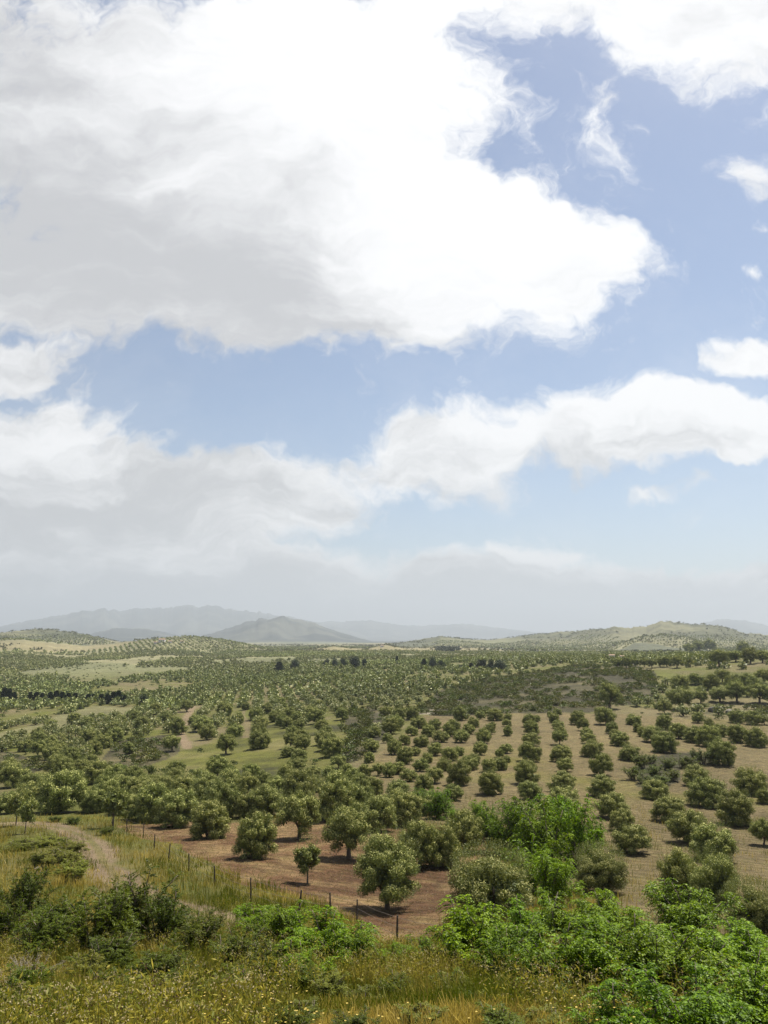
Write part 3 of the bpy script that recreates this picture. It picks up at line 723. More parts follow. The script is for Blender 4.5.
# the largest of them stay individual trees, up to 300 in all
PX = az_px(X, Y); infr = (PX > 2) & (PX < 766)
order = np.argsort(-(Sz / Dd) * infr); take = order[:max(0, 300 - N_HAND)]
tk = np.zeros(len(X), bool); tk[take] = True
side = np.where(PX < 192, 0, np.where(PX < 384, 1, np.where(PX < 576, 2, 3)))
SIDE = ['slopes by the cypress row', 'rows above the green meadow', 'slope under the brown brush', 'upper right hillside']
for s in range(4):
    idx = np.where(tk & (side == s))[0]; idx = idx[np.argsort(PX[idx])]
    for k, i in enumerate(idx):
        v = OL[int(rng.integers(0, len(OL)))]
        o = thing('olive_tree', f"small olive tree, {nth(k+1)} from left on the {SIDE[s]}", 'olive tree', (X[i], Y[i], Z[i] - .05), 'olive trees on the ' + SIDE[s], rng.uniform(0, 6.28), Sz[i])
        obj('trunk', v[1], o); obj('crown', v[0], o)
X, Y, Z, Sz, Dd = X[~tk], Y[~tk], Z[~tk], Sz[~tk], Dd[~tk]
def tints(X, Y, sc=110, seed=5, lo=.55, hi=1.7):
    n = fbm(X / sc, Y / sc, 3, seed); v = lo + (hi - lo) * n + rng.normal(0, .09, len(X)); w = fbm(X / 130, Y / 130, 2, seed + 9)
    return np.clip(np.stack([v * (.9 + .25 * w), v, v * (1.05 + .5 * w)], 1), .3, 2)
parts = []
protA = far_protos(380, .11, .055, 8, 14); protB = far_protos(84, .20, .12, 8, 9); protC = far_protos(22, .34, .22, 6, 5)
m = Dd < 330; parts.append(scatter(protA, X[m], Y[m], Z[m], Sz[m], tints(X[m], Y[m]) * .86))
m = Dd >= 330; parts.append(scatter(protB, X[m], Y[m], Z[m], Sz[m], tints(X[m], Y[m]) * .86))
print('mid olives', len(X))
# far groves planted parcel by parcel
fx, fy = [], []
for ang, sel in ((-20, 0), (35, 1), (70, 2)):
    gx, gy = grid((-1900, 1900), (1150, 2700), R(ang), 19, 8.5, .06)
    pc = parcel(gx, gy); m = (pc % 3 == sel) & (cell_r[pc] < .66) & (np.abs(np.arctan2(gx, gy)) < R(30))
    gx, gy = gx[m], gy[m]; dd = np.hypot(gx, gy); m = (dd > 1240) & (dd < 2500); fx.append(gx[m]); fy.append(gy[m])
X = np.concatenate(fx); Y = np.concatenate(fy); Z = terrain(X, Y)
m = (Z < 12) & visible(X, Y, Z, 4); X, Y, Z = X[m], Y[m], Z[m]
print('far olives', len(X))
parts.append(scatter(protC, X, Y, Z, rng.uniform(3.4, 4.8, len(X)), tints(X, Y) * .8))
# bushes dotted over the wild hills
a = rng.uniform(R(-30), R(30), 9000); r = np.sqrt(rng.uniform(1300**2, 3600**2, 9000)); X = r * np.sin(a); Y = r * np.cos(a); Z = terrain(X, Y)
m = (fbm(X / 130, Y / 130, 5, 43) < .46) & visible(X, Y, Z, 4); hillb = (X[m], Y[m], Z[m])
off = 0; Vs, Fs, Cs = [], [], []
for V, Fq, c in parts: Vs.append(V); Fs.append(Fq + off); Cs.append(c); off += len(V)
o = obj('distant_olive_grove', mesh_from('distant_olive_grove', np.concatenate(Vs), np.concatenate(Fs), M_OLIVE, np.concatenate(Cs)))
o['kind'] = 'stuff'; o['label'] = 'thousands of small far olive trees planted across the valley floor'; o['category'] = 'olive grove'

# ------------------------------------------------------------------ low brush on the wild slopes
def bush_protos(nq, L, Wd, n=8, nclump=6, base=(.034, .044, .014), hi=(.080, .096, .032)):
    out = []
    for i in range(n):
        k = nclump; cen = np.stack([rng.uniform(-.32, .32, k), rng.uniform(-.32, .32, k), rng.uniform(.05, .32, k)], 1); cr = rng.uniform(.14, .26, k)
        ci = rng.integers(0, k, nq); u = rand_unit(nq); u[:, 2] = np.abs(u[:, 2]) * .9; P = cen[ci] + u * (cr[ci] * rng.random(nq)**.3)[:, None]
        V, Fq = leaves(P, unit(u + rng.normal(size=(nq, 3)) * .6), unit(u + rng.normal(size=(nq, 3)) * .7), L * rng.uniform(.6, 1.3, nq), Wd)
        t = rng.random((nq, 1)); c = np.array(base) + (np.array(hi) - np.array(base)) * t
        out.append((V, Fq, np.repeat(c, 4, 0)))
    return out
bp = bush_protos(110, .15, .10); bpf = bush_protos(16, .42, .3, 6, 4, (.07, .074, .040), (.11, .11, .06))
def sample_poly(P, n):
    lo, hi = P.min(0), P.max(0); p = rng.uniform(lo, hi, (n * 4, 2)); p = p[inside(p[:, 0], p[:, 1], P)]; return p[:n]
sp = []
for P, dens in ((P_BRUSH, .20), (P_BRUSH2, .2), (P_BRUSH3, .16), (P_BRUSH4, .10), (P_RBANK, .08)):
    ar = abs(sum(P[i][0] * P[(i + 1) % len(P)][1] - P[(i + 1) % len(P)][0] * P[i][1] for i in range(len(P)))) / 2
    q = sample_poly(P, int(ar * dens)); sp.append(q)
q = np.concatenate(sp); m = (fbm(q[:, 0] / 12, q[:, 1] / 12, 3, 71) > .40) & ~near_hand(q[:, 0], q[:, 1], .6); q = q[m]
print('brush', len(q))
X, Y = q[:, 0], q[:, 1]; Z = terrain(X, Y)
v = rng.uniform(.7, 1.45, (len(X), 1)); w = rng.random((len(X), 1)); tn = v * np.concatenate([1 + .35 * w, 1.05 + 0 * w, .9 + .3 * w], 1)
parts = [scatter(bp, X, Y, Z, rng.uniform(1.2, 3.6, len(X)), tn)]
X, Y, Z = hillb; v = rng.uniform(.6, 1.1, (len(X), 1)); parts.append(scatter(bpf, X, Y, Z, rng.uniform(4, 9, len(X)), v * np.ones((1, 3))))
# odd bushes along the grove edges and in gaps of the valley
gx = rng.uniform(-500, 500, 9000); gy = rng.uniform(120, 900, 9000); dd = np.hypot(gx, gy)
m = px_limit(gx, gy) & (fbm(gx / 40, gy / 40, 3, 81) > .56) & ~inside(gx, gy, P_GROVE) & ~inside(gx, gy, P_SOIL) & ~near_hand(gx, gy, .7) & ~inside(gx, gy, P_FIELD)
gx, gy = gx[m], gy[m]; gz = terrain(gx, gy); parts.append(scatter(bp, gx, gy, gz, rng.uniform(.8, 3.0, len(gx)), rng.uniform(.8, 1.6, (len(gx), 1)) * np.ones((1, 3))))
off = 0; Vs, Fs, Cs = [], [], []
for V, Fq, c in parts: Vs.append(V); Fs.append(Fq + off); Cs.append(c); off += len(V)
o = obj('hillside_brush', mesh_from('hillside_brush', np.concatenate(Vs), np.concatenate(Fs), M_DARK, np.concatenate(Cs))); o['kind'] = 'stuff'
o['label'] = 'low dark brush covering the wild slopes'; o['category'] = 'brush'

# ------------------------------------------------------------------ cypresses, pines and other dark trees in the distance
def conifer_mesh(kind, nl=2600):
    a = Acc()
    if kind == 'cypress':
        h = rng.random(nl); rad = .20 * (np.minimum(1, h * 5)) * (1 - h)**.45 * (1 + .25 * np.sin(h * 23)); th = rng.uniform(0, 6.28, nl)
        q = np.sqrt(rng.random(nl)); P = np.stack([np.cos(th) * rad * q, np.sin(th) * rad * q, .04 + h * .93], 1); D = np.stack([np.cos(th) * .4, np.sin(th) * .4, np.full(nl, .9)], 1) + rng.normal(size=(nl, 3)) * .25
    else:
        k = 16; cen = np.stack([rng.uniform(-.36, .36, k), rng.uniform(-.3, .3, k), rng.uniform(.3, .82, k)], 1); cen[:, :2] *= (1.25 - cen[:, 2:3]); cr = rng.uniform(.13, .22, k)
        ci = rng.integers(0, k, nl); u = rand_unit(nl); P = cen[ci] + u * (cr[ci] * rng.random(nl)**.3)[:, None]; D = u + rng.normal(size=(nl, 3)) * .5 + np.array([0, 0, .3])
    V, Fq = leaves(P, unit(D), rand_unit(nl), .07 * rng.uniform(.6, 1.3, nl), .032)
    c = np.array([.022, .034, .020]) * rng.uniform(.6, 1.7, (nl, 1)); a.add(V, Fq, np.repeat(c, 4, 0)); cm = a.mesh(kind + '_crown', M_DARK)
    t = Acc(); tube(t, [(0, 0, -.05), (0, 0, .15), (.01, 0, .5)], [.04, .03, .02], 7, knob=.2)
    return cm, t.mesh(kind + '_trunk', M_BARK, True)
CYP = [conifer_mesh('cypress') for i in range(3)]; PIN = [conifer_mesh('pine') for i in range(4)]
def place_dark(px, base, w, h, kind, label, group=None):
    x, y, z, t = at(px, base); m = scale_at(px, base, t); hh = h * m * 1.05; ww = w * m / (.30 if kind == 'cypress' else .85)
    v = (CYP if kind == 'cypress' else PIN)[int(rng.integers(0, 3))]
    o = thing('cypress_tree' if kind == 'cypress' else 'pine_tree', label, 'cypress tree' if kind == 'cypress' else 'pine tree', (x, y, z - .3), group, rng.uniform(0, 6.28), (ww, ww, hh))
    obj('trunk', v[1], o); obj('crown', v[0], o)
cyp = [(4,701,7,13),(9,701,6,12),(14,701,5,9),(30,701,5,9),(36,701,6,9),(42,701,5,8),(50,702,6,10),(56,702,7,11),(62,702,6,10),(68,702,6,9),(75,702,6,9),(81,702,5,8),(88,703,6,9),(93,702,5,8),(101,703,6,9),(107,704,6,10),(113,704,7,12),(118,704,7,13),(124,704,5,9)]
for k, (px, b, w, h) in enumerate(cyp):
    place_dark(px, b, w, h, 'cypress', f"dark cypress, {nth(k+1)} from the left in the windbreak row across the left valley", 'cypresses of the windbreak row')
DK = [(144,706,11,12,'pine','dark bushy pine standing apart at the right end of the windbreak row'),
 (279,673,8,11,'cypress','dark pointed tree, left one of a lone pair on the crest'), (295,670,10,11,'pine','dark round tree, right one of a lone pair on the crest'),
 (326,667,8,8,'pine','small dark tree at the left end of the clump on the crest'), (335,668,9,10,'pine','dark tree, second from left in the clump on the crest'),
 (344,668,9,10,'pine','dark tree in the middle of the clump on the crest'), (355,669,14,13,'pine','largest dark tree in the clump on the crest'), (364,668,7,10,'pine','dark tree at the right end of the clump on the crest'),
 (424,669,5,10,'cypress','slim dark cypress left of the pine pair beyond the crest'), (433,669,11,12,'pine','tall dark pine beside a slim cypress beyond the crest'), (442,669,9,9,'pine','dark rounded pine at the right of the small group beyond the crest'),
 (462,670,8,6,'pine','low dark round tree between the two pine groups'), (471,670,5,7,'cypress','small narrow dark tree right of a low round one between the pine groups'),
 (482,671,12,13,'pine','tall open dark pine, left one of the right pine group'), (491,671,8,12,'pine','dark pine in the middle of the right pine group'), (500,672,16,12,'pine','broad dark pine, right one of the right pine group'),
 (397,664,3,8,'cypress','tiny lone cypress beside the far white track')]
for px, b, w, h, k, lb in DK: place_dark(px, b, w, h, k, lb)
def wood(px0, px1, row, h, n, label):
    q = [at(rng.uniform(px0, px1), row + rng.uniform(-1.2, 1.2)) for i in range(n)]
    X, Y, Z, t = [np.array([a[i] for a in q]) for i in range(4)]; s = t / F * h
    V, Fq, c = scatter(bush_protos(60, .2, .12, 4, 6, (.03, .038, .026), (.05, .06, .04)), X, Y, Z, s, np.ones((n, 3)))
    o = obj('far_wood', mesh_from('far_wood', V, Fq, M_DARK, c)); o['kind'] = 'stuff'; o['label'] = label; o['category'] = 'wood'
wood(437, 458, 651, 9, 45, 'small dark wood at the foot of the centre hill')
wood(600, 672, 653, 5, 70, 'dark strip of wood at the foot of the right hill')

# ------------------------------------------------------------------ far farmhouses
def house(px, row, w, label, roofc):
    x, y, z, t = at(px, row); m = scale_at(px, row, t); L = w * m; Wd = L * .6; H = max(L * .42, 3.2)
    o = thing('farmhouse', label, 'house', (x, y, z), 'far white farmhouses', rng.uniform(-.5, .5))
    V = [(-L/2,-Wd/2,-1.5),(L/2,-Wd/2,-1.5),(L/2,Wd/2,-1.5),(-L/2,Wd/2,-1.5),(-L/2,-Wd/2,H),(L/2,-Wd/2,H),(L/2,Wd/2,H),(-L/2,Wd/2,H)]
    me = bpy.data.meshes.new('house_wall'); me.from_pydata(V, [], [(3,2,1,0),(0,1,5,4),(1,2,6,5),(2,3,7,6),(3,0,4,7)]); me.materials.append(M_WALL); obj('wall', me, o)
    r = .4; V = [(-L/2-r,-Wd/2-r,H-.05),(L/2+r,-Wd/2-r,H-.05),(L/2+r,Wd/2+r,H-.05),(-L/2-r,Wd/2+r,H-.05),(-L/2-r,0,H+Wd*.25),(L/2+r,0,H+Wd*.25)]
    me = bpy.data.meshes.new('house_roof'); me.from_pydata(V, [], [(3,2,1,0),(0,1,5,4),(2,3,4,5),(0,4,3),(1,2,5)]); me.materials.append(M_ROOF); obj('roof', me, o)
    a = Acc()
    for k in (-.3, 0, .3):
        X = L * k; s = L * .05; v = np.array([(X-s,-Wd/2-.04,H*.35),(X+s,-Wd/2-.04,H*.35),(X+s,-Wd/2-.04,H*.75),(X-s,-Wd/2-.04,H*.75)]); 
        me = bpy.data.meshes.new('window'); me.from_pydata([tuple(p) for p in v] + [(p[0], p[1] + .08, p[2]) for p in v], [], [(0,1,2,3),(7,6,5,4),(0,4,5,1),(1,5,6,2),(2,6,7,3),(3,7,4,0)]); me.materials.append(M_POST); obj('window', me, o)
for px, row, w, lb in [(156,644,4,'tiny white farmhouse, leftmost in the gap between the left hills'), (162,642,6,'largest white farmhouse in the gap between the left hills'), (170,643,3.5,'tiny white farmhouse, middle of those between the left hills'), (182,643,3,'tiny white farmhouse, rightmost between the left hills'),
                       (612,660,5,'long pale farmhouse on the plain left of the right hill'), (622,661,3.5,'small pale farmhouse right of the long one on the plain'), (382,647,3,'small white house at the foot of the centre hills')]:
    house(px, row, w, lb, None)

# ------------------------------------------------------------------ near shrubs
def frond_shrub(nst, nfr, leaflet, wid, pairs=9, base=(.022, .056, .002), hi=(.175, .270, .008), droop=.7):
    """unit-high shrub of arching stems that carry drooping fronds of paired leaflets"""
    st = Acc(); Vs, Fs, Cs = [], [], []; off = 0
    for s in range(nst):
        th = rng.uniform(0, 6.28); out = np.array([math.cos(th), math.sin(th), 0]); rch = rng.uniform(.1, .46); ht = rng.uniform(.55, 1.0) * (1 - rch * .55)
        b0 = np.array([rng.uniform(-.18, .18), rng.uniform(-.18, .18), -.05]); t = np.linspace(0, 1, 6)
        pts = b0 + out * (rch * t**1.6)[:, None] + np.array([0, 0, 1]) * (ht * (t * (1.18 - .18 * t)))[:, None]
        tube(st, pts, np.linspace(.013, .004, 6), 5)
        n = nfr; tt = rng.random(n)**.7 * .8 + .2; P0 = np.stack([np.interp(tt, t, pts[:, i]) for i in range(3)], 1)
        ph = rng.uniform(0, 6.28, n); fd = np.stack([np.cos(ph), np.sin(ph), rng.uniform(-.1, 1.5, n)], 1) + out * .5; fd = unit(fd)
        FL = leaflet * pairs * .55 * rng.uniform(.6, 1.15, n)
        for k in range(pairs):
            q = (k + 1) / pairs; pos = P0 + fd * (FL * q)[:, None] - np.array([0, 0, 1]) * (droop * FL * q * q)[:, None]
            tang = unit(fd - np.array([0, 0, 2 * droop * q])); sd_ = unit(np.cross(tang, np.array([0, 0, 1.0])) + rng.normal(size=(n, 3)) * .1)
            for sg in (-1, 1):
                dd = unit(sd_ * sg + tang * .5 - np.array([0, 0, .15])); N = np.cross(dd, tang) * sg + rng.normal(size=(n, 3)) * .55
                V, Fq = leaves(pos, dd, N, leaflet * (1.1 - .5 * q), wid); Vs.append(V); Fs.append(Fq + off); off += len(V)
                c = np.array(base) + (np.array(hi) - np.array(base)) * rng.random((n, 1)); c = c * rng.uniform(.85, 1.15)
                Cs.append(np.repeat(c, 4, 0))
    return mesh_from('shrub_foliage', np.concatenate(Vs), np.concatenate(Fs), M_GREEN, np.concatenate(Cs)), st.mesh('shrub_stems', M_BARK, True)
FROND = [frond_shrub(22, 36, .034, .0145, 11) for i in range(4)]
FRONDD = [frond_shrub(26, 34, .032, .015, 9, (.028, .044, .004), (.105, .132, .012), .3) for i in range(3)]
YELG = [frond_shrub(24, 24, .04, .02, 7, (.085, .100, .014), (.155, .160, .028), .3) for i in range(2)]
SHRUB_PLACED = []
def place_shrub(px, base, w, h, kind, label, group):
    x, y, z, t = at(px, base); m = scale_at(px, base, t)
    v = kind[int(rng.integers(0, len(kind)))]
    o = thing('shrub', label, 'shrub', (x, y, z), group, rng.uniform(0, 6.28), (w * m / .95, w * m / .95, h * m * (1.12 if kind is not FROND else 1.32)))
    obj('stems', v[1], o); obj('foliage', v[0], o); SHRUB_PLACED.append((x, y, w * m * .5)); return o
def shrub_line(items, kind, fmt, group):
    for k, (px, b, w, h) in enumerate(sorted(items)): place_shrub(px, b, w, h, kind, fmt.format(nth(k + 1)), group)
shrub_line([(545,876,70,68),(575,872,56,66),(518,856,56,50),(496,852,40,40),(594,868,30,46),(558,846,50,44),(530,892,56,48),(552,904,54,46)], FROND, 'bright green leafy shrub, {} from left in the middle thicket between the groves', 'shrubs of the middle thicket')
shrub_line([(405,808,24,12),(420,812,30,20),(440,818,30,26),(432,806,26,14),(478,828,26,24),(490,834,26,24),(455,824,20,14)], FROND, 'small green shrub, {} from left in the strip joining field and grove', 'shrubs between field and grove')
shrub_line([(682,950,86,62),(603,938,62,42),(566,955,80,52),(530,950,66,46),(640,968,84,44),(740,972,84,44)], FROND, 'green arching shrub, {} from left along the back of the right thicket', 'back shrubs of the right thicket')
shrub_line([(478,972,92,58),(520,990,92,58),(560,1002,100,66),(606,1004,104,72),(655,1010,110,74),(705,1010,112,66),(756,1008,104,66)], FROND, 'large bright shrub with drooping fronds, {} from left in the right thicket\'s middle', 'middle shrubs of the right thicket')
shrub_line([(640,1062,110,62),(700,1070,130,80),(764,1062,130,84)], FROND, 'green shrub cut by the bottom edge, {} from left at lower right', 'shrubs at the bottom right edge')
shrub_line([(252,938,50,30),(275,955,70,44),(322,968,84,52),(350,972,60,40),(300,985,70,36),(420,968,44,26),(388,975,44,26)], FROND, 'light green shrub, {} from left under the wire fence', 'shrubs below the wire fence')
shrub_line([(128,948,84,78),(164,952,58,62),(100,958,66,66),(24,922,50,54),(60,940,54,44),(200,962,60,50),(235,975,60,46),(8,948,44,50),(268,985,56,42),(40,965,70,52),(110,975,70,40),(160,985,60,36),(300,992,50,30)], FRONDD, 'dark green shrub, {} from left in the lower left thicket', 'shrubs of the lower left thicket')
shrub_line([(30, 1000, 50, 34), (85, 985, 46, 30), (150, 1010, 60, 34), (210, 1005, 46, 26), (15, 1030, 60, 44), (120, 1040, 60, 36)], YELG, 'low yellowish shrub, {} from left among the weeds at the lower left', 'low shrubs among the lower left weeds')
shrub_line([(255, 1015, 40, 22), (300, 1030, 50, 26), (360, 1010, 40, 20), (420, 1035, 54, 28), (490, 1022, 44, 24), (545, 1040, 56, 28), (590, 1030, 44, 26), (235, 1045, 60, 30), (180, 1035, 60, 34), (330, 1000, 44, 26), (455, 1005, 46, 28), (515, 1000, 40, 22)], YELG, 'low yellow-green bush, {} from left in the straw grass along the bottom edge', 'low bushes along the bottom edge')
shrub_line([(185, 990, 44, 26), (60, 1015, 44, 26), (330, 995, 40, 18), (395, 1000, 44, 24), (450, 1000, 44, 26), (470, 1020, 40, 22), (350, 1040, 50, 26), (110, 1005, 54, 32), (235, 1000, 50, 30), (285, 1045, 60, 36), (500, 1045, 60, 34), (560, 1015, 50, 30), (20, 1005, 50, 40)], FRONDD, 'small dark shrub, {} from left in the straw grass at the bottom', 'small dark shrubs in the bottom grass')
# maquis island in the grove and odd bushes
shrub_line([(640,768,20,16),(634,780,20,14),(655,778,22,14),(668,770,22,13),(686,768,22,14),(700,764,20,16),(646,784,22,10),(662,784,20,9),(650,764,16,10)], FRONDD, 'dark bush, {} from left in the scrub island amid the dry grove', 'bushes of the scrub island')
place_shrub(673, 781, 18, 13, YELG, 'yellow-green bush at the front of the scrub island', None)
shrub_line([(72,766,17,14),(87,766,14,12),(105,771,15,10),(58,764,11,8),(64,760,10,7)], FRONDD, 'dark bush, {} from left in the gully below the left rows', 'bushes of the left gully')
place_shrub(122, 774, 12, 8, FROND, 'fresh green bush beside the gully left of the meadow', None)
place_shrub(151, 775, 11, 11, FRONDD, 'single round dark bush on the left of the green meadow', None)
shrub_line([(70,856,40,16),(58,868,44,18),(45,846,40,10),(20,850,36,10),(72,882,40,22)], YELG, 'low yellowish mounded bush, {} from left beside the dirt track', 'mounded bushes left of the track')
shrub_line([(38,868,18,16),(62,846,14,8),(107,835,18,8),(73,824,16,7),(55,822,14,6)], FRONDD, 'low dark tuft, {} from left beside the dirt track', 'dark tufts by the track')

# ------------------------------------------------------------------ wire fence
posts = [(112,826,12),(127,832,13),(143,838,14),(154,850,15),(161,860,11),(168,862,17),(189,871,15),(215,886,18),(251,903,24),(298,918,26),(331,924,30),(357,923,18),(397,946,29),(443,962,36)]
fe = thing('wire_fence', 'thin wire fence with leaning dark posts between the track and the ploughed field', 'fence', at(251, 903)[:3])
fx0 = np.array(fe.location); tops = []
pp = []
for px, b, h in posts:
    if (px, b) == (161, 860): continue
    x, y, z, t = at(px, b); hh = max(1.15, h * scale_at(px, b, t)); pp.append((x, y, z, hh))
for x, y, z, hh in pp:
    a = Acc(); ln = rng.normal(0, .05, 2) * hh; base = np.array([x, y, z]) - fx0
    tube(a, [base + [0, 0, -.25], base + [ln[0] * .5, ln[1] * .5, hh * .5], base + [ln[0], ln[1], hh]], [.05, .045, .035], 6, knob=.3)
    obj('post', a.mesh('fence_post', M_POST), fe); tops.append(base + [ln[0], ln[1], hh])
for f in (.35, .62, .92):
    a = Acc(); P = []
    for i in range(len(pp)):
        b = np.array([pp[i][0], pp[i][1], pp[i][2]]) - fx0; P.append(b + (tops[i] - b) * f + [0, 0, 0])
        if i < len(pp) - 1:
            b2 = np.array([pp[i+1][0], pp[i+1][1], pp[i+1][2]]) - fx0; q2 = b2 + (tops[i+1] - b2) * f; P.append((P[-1] + q2) / 2 - [0, 0, .06])
    tube(a, P, [.006] * len(P), 4); obj('wire', a.mesh('fence_wire', M_WIRE), fe)

# ------------------------------------------------------------------ stones and a dead twiggy bush in the foreground
def stone(px, row, w, label):
    x, y, z, t = at(px, row); s = w * scale_at(px, row, t)
    import bmesh
    bm = bmesh.new(); bmesh.ops.create_icosphere(bm, subdivisions=3, radius=.5)
    for v in bm.verts:
        n = .75 + .5 * vnoise(np.array([v.co.x * 3 + px]), np.array([v.co.y * 3 + v.co.z * 2]), 5)[0]; v.co *= n; v.co.z *= .6
    me = bpy.data.meshes.new('stone'); bm.to_mesh(me); bm.free(); me.materials.append(M_ROCK)
    o = obj('stone', me); o.location = (x, y, z + s * .12); o.scale = (s, s, s); o.rotation_euler = (0, 0, px); o['label'] = label; o['category'] = 'stone'
stone(38, 871, 9, 'grey stone among the mounded bushes left of the track')
stone(84, 1022, 8, 'pale stone in the dry grass at the bottom left')
stone(716, 712, 14, 'largest pale rock on the bank below the old olive trees')
stone(730, 713, 9, 'smaller pale rock on the bank below the old olive trees')
x, y, z, t = at(25, 995); m = scale_at(25, 995, t)
db = thing('dead_bush', 'bare pale twiggy bush among the weeds at the lower left', 'bush', (x, y, z), None, .4, 55 * m)
a = Acc()
def twig(p, d, L, r, lv):
    q = [p, p + d * L * .5 + rng.normal(size=3) * L * .06, p + d * L + rng.normal(size=3) * L * .1]; tube(a, q, [r, r * .8, r * .5], 4)
    if lv:
        for i in range(4): twig(q[1 + i % 2], unit(d + rng.normal(size=3) * .5), L * .62, r * .5, lv - 1)
for i in range(7): twig(np.array([rng.uniform(-.05, .05), rng.uniform(-.05, .05), -.03]), unit(np.array([rng.normal() * .4, rng.normal() * .4, 1])), .36, .012, 3)
obj('twigs', a.mesh('dead_twigs', M_TWIG), db)

# ------------------------------------------------------------------ grass, weeds and flowers
def near_pts(n, dmin, dmax, pw=1.0):
    a = rng.uniform(R(-31), R(31), n); u = rng.random(n); d = dmin * (dmax / dmin)**(u**pw); return d * np.sin(a), d * np.cos(a), d
SOIL_L = P_SOIL
def grass_ok(x, y):
    m = ~inside(x, y, P_SOIL); m &= (seg_dist(x, y, TRACK1) > 1.1) | (rng.random(len(x)) < .12)
    m &= ~(inside(x, y, P_GROVE) & (rng.random(len(x)) < .82)); return m
def blades(x, y, z, H, Wd, col, lean=.35):
    n = len(x); ph = rng.uniform(0, 6.28, n); ln = rng.random(n) * lean
    d1 = np.stack([np.cos(ph) * ln, np.sin(ph) * ln, np.ones(n)], 1); B = np.stack([x, y, z - .03], 1); up = unit(d1)
    s = rng.uniform(0, 6.28, n); S = np.stack([np.cos(s), np.sin(s), np.zeros(n)], 1) * (Wd / 2)[:, None]
    mid = B + up * (H * .55)[:, None]; tip = B + up * (H * .95)[:, None] + np.stack([np.cos(ph), np.sin(ph), -.35 * np.ones(n)], 1) * (H * ln * .7)[:, None]
    V = np.stack([B - S, B + S, mid + S * .8, mid - S * .8, tip + S * .45, tip - S * .45], 1).reshape(-1, 3)
    k = np.arange(n)[:, None] * 6; Fq = np.concatenate([k + np.array([[0, 1, 2, 3]]), k + np.array([[3, 2, 4, 5]])], 0)
    return V, Fq, np.repeat(col, 6, 0)
acc = Acc()
for n, dmin, dmax, Hh, Wb, tuft in ((17000, 6, 48, .42, .013, 13), (9000, 40, 105, .5, .028, 9)):
    x, y, d = near_pts(n, dmin, dmax, .75); m = grass_ok(x, y); x, y, d = x[m], y[m], d[m]
    n1 = fbm(x / 3.2, y / 3.2, 4, 101, .62); n2 = fbm(x / 1.3, y / 1.3, 2, 102) ** 1.4 * 1.5
    k = tuft; X = np.repeat(x, k) + rng.normal(0, .12 + .003 * np.repeat(d, k), len(x) * k); Y = np.repeat(y, k) + rng.normal(0, .12 + .003 * np.repeat(d, k), len(x) * k)
    t = np.clip((np.repeat(n1, k) - .43) * 4.6 + rng.normal(0, .18, len(X)), 0, 1)[:, None]
    green = np.array([.095, .122, .011]); straw = np.array([.44, .355, .095]); col = green + (straw - green) * t; col = col * rng.uniform(.65, 1.2, (len(X), 1))
    hh = Hh * (.62 + .38 * sstep(9, 20, np.repeat(d, k))) * (.45 + 1.1 * np.repeat(n2, k)) * rng.uniform(.5, 1.25, len(X)); Z = terrain(X, Y)
    acc.add(*blades(X, Y, Z, hh, np.full(len(X), Wb) * rng.uniform(.6, 1.4, len(X)), col))
o = obj('dry_grass', acc.mesh('dry_grass', M_GRASS)); o['kind'] = 'stuff'; o['label'] = 'tall straw and green grass on the near slope'; o['category'] = 'grass'
# thistly weeds with dark and pale heads
acc = Acc(); x, y, d = near_pts(13000, 7, 45, .62); m = grass_ok(x, y) & (fbm(x / 3, y / 3, 3, 111) > .49); x, y, d = x[m], y[m], d[m]; z = terrain(x, y); n = len(x)
hh = rng.uniform(.35, .95, n); col = np.array([.14, .13, .035]) * rng.uniform(.6, 1.4, (n, 1)); acc.add(*blades(x, y, z, hh, np.full(n, .012), col, .2))
for k in range(12):
    P = np.stack([x, y, z + hh * (.3 + .06 * k)], 1) + rng.normal(0, .05, (n, 3)); V, Fq = leaves(P, unit(rng.normal(size=(n, 3)) + [0, 0, .8]), rand_unit(n), rng.uniform(.05, .12, n), .022)
    c = np.array([.11, .125, .022]) + rng.random((n, 1)) * np.array([.16, .11, .02]); acc.add(V, Fq, np.repeat(c, 4, 0))
for k in range(7):
    P = np.stack([x, y, z + hh * .92], 1) + rng.normal(0, .03, (n, 3)); V, Fq = leaves(P, rand_unit(n), rand_unit(n), .026, .016)
    c = np.where((np.arange(n) % 3 == 0)[:, None], np.array([.07, .04, .025]), np.array([.34, .29, .17])); acc.add(V, Fq, np.repeat(c, 4, 0))
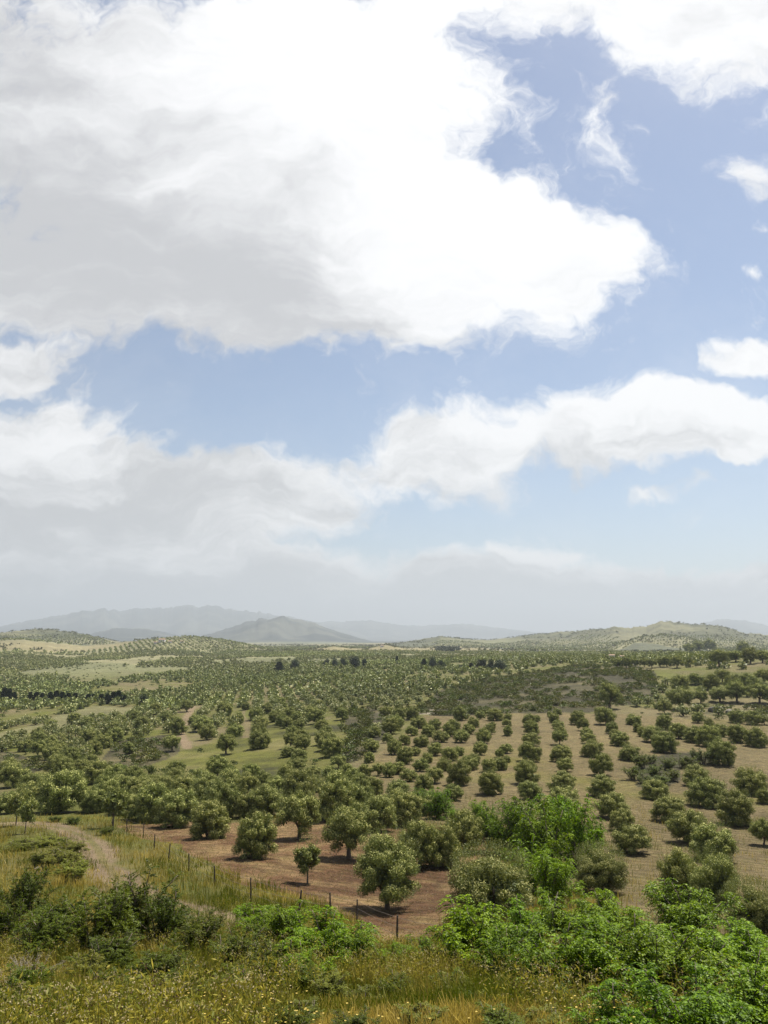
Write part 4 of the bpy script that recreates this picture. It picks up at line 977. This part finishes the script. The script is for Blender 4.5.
o = obj('weeds', acc.mesh('weeds', M_GRASS)); o['kind'] = 'stuff'; o['label'] = 'tall seeding weeds among the near grass'; o['category'] = 'weeds'
# yellow wildflowers
acc = Acc(); x, y, d = near_pts(2600, 8, 24, .8); m = grass_ok(x, y) & (fbm(x / 2.0, y / 2.0, 3, 121) > .64); x, y, d = x[m], y[m], d[m]; z = terrain(x, y); n = len(x)
hh = rng.uniform(.3, .6, n); acc.add(*blades(x, y, z, hh, np.full(n, .008), np.tile((.11, .13, .035), (n, 1)), .15))
top = np.stack([x, y, z + hh * .95], 1)
for k in range(5):
    a5 = k * 1.2566; dr = np.stack([np.full(n, math.cos(a5)), np.full(n, math.sin(a5)), np.full(n, .35)], 1); V, Fq = leaves(top, dr, np.tile((0, 0, 1.0), (n, 1)), .015, .012)
    acc.add(V, Fq, np.repeat(np.array([[.50, .42, .12]]) * rng.uniform(.8, 1.1, (n, 1)), 4, 0))
o = obj('wildflowers', acc.mesh('wildflowers', M_GRASS)); o['kind'] = 'stuff'; o['label'] = 'small yellow wildflowers in the near grass'; o['category'] = 'wildflowers'
# straw litter and clods on the ploughed field and the grove floor
acc = Acc(); q = np.concatenate([sample_poly(P_SOIL, 16000), sample_poly(P_GROVE, 16000)]); q = q[np.hypot(q[:, 0], q[:, 1]) < 150]; n = len(q); z = terrain(q[:, 0], q[:, 1])
P = np.stack([q[:, 0], q[:, 1], z + .02], 1); D = rng.normal(size=(n, 3)); D[:, 2] = np.abs(D[:, 2]) * .5 + .1
V, Fq = leaves(P, unit(D), rand_unit(n), rng.uniform(.08, .28, n), .028); c = np.array([.19, .14, .07]) * rng.uniform(.5, 1.3, (n, 1)); acc.add(V, Fq, np.repeat(c, 4, 0))
o = obj('straw_litter', acc.mesh('straw_litter', M_GRASS)); o['kind'] = 'stuff'; o['label'] = 'dry straw lying on the ploughed and mown ground'; o['category'] = 'straw'
#_bad = [(o.name, o['label']) for o in sc.objects if o.get('label') and not (4 <= len(o['label'].replace('-', ' ').split()) <= 16)]
#print('LONG', _bad[:40]);
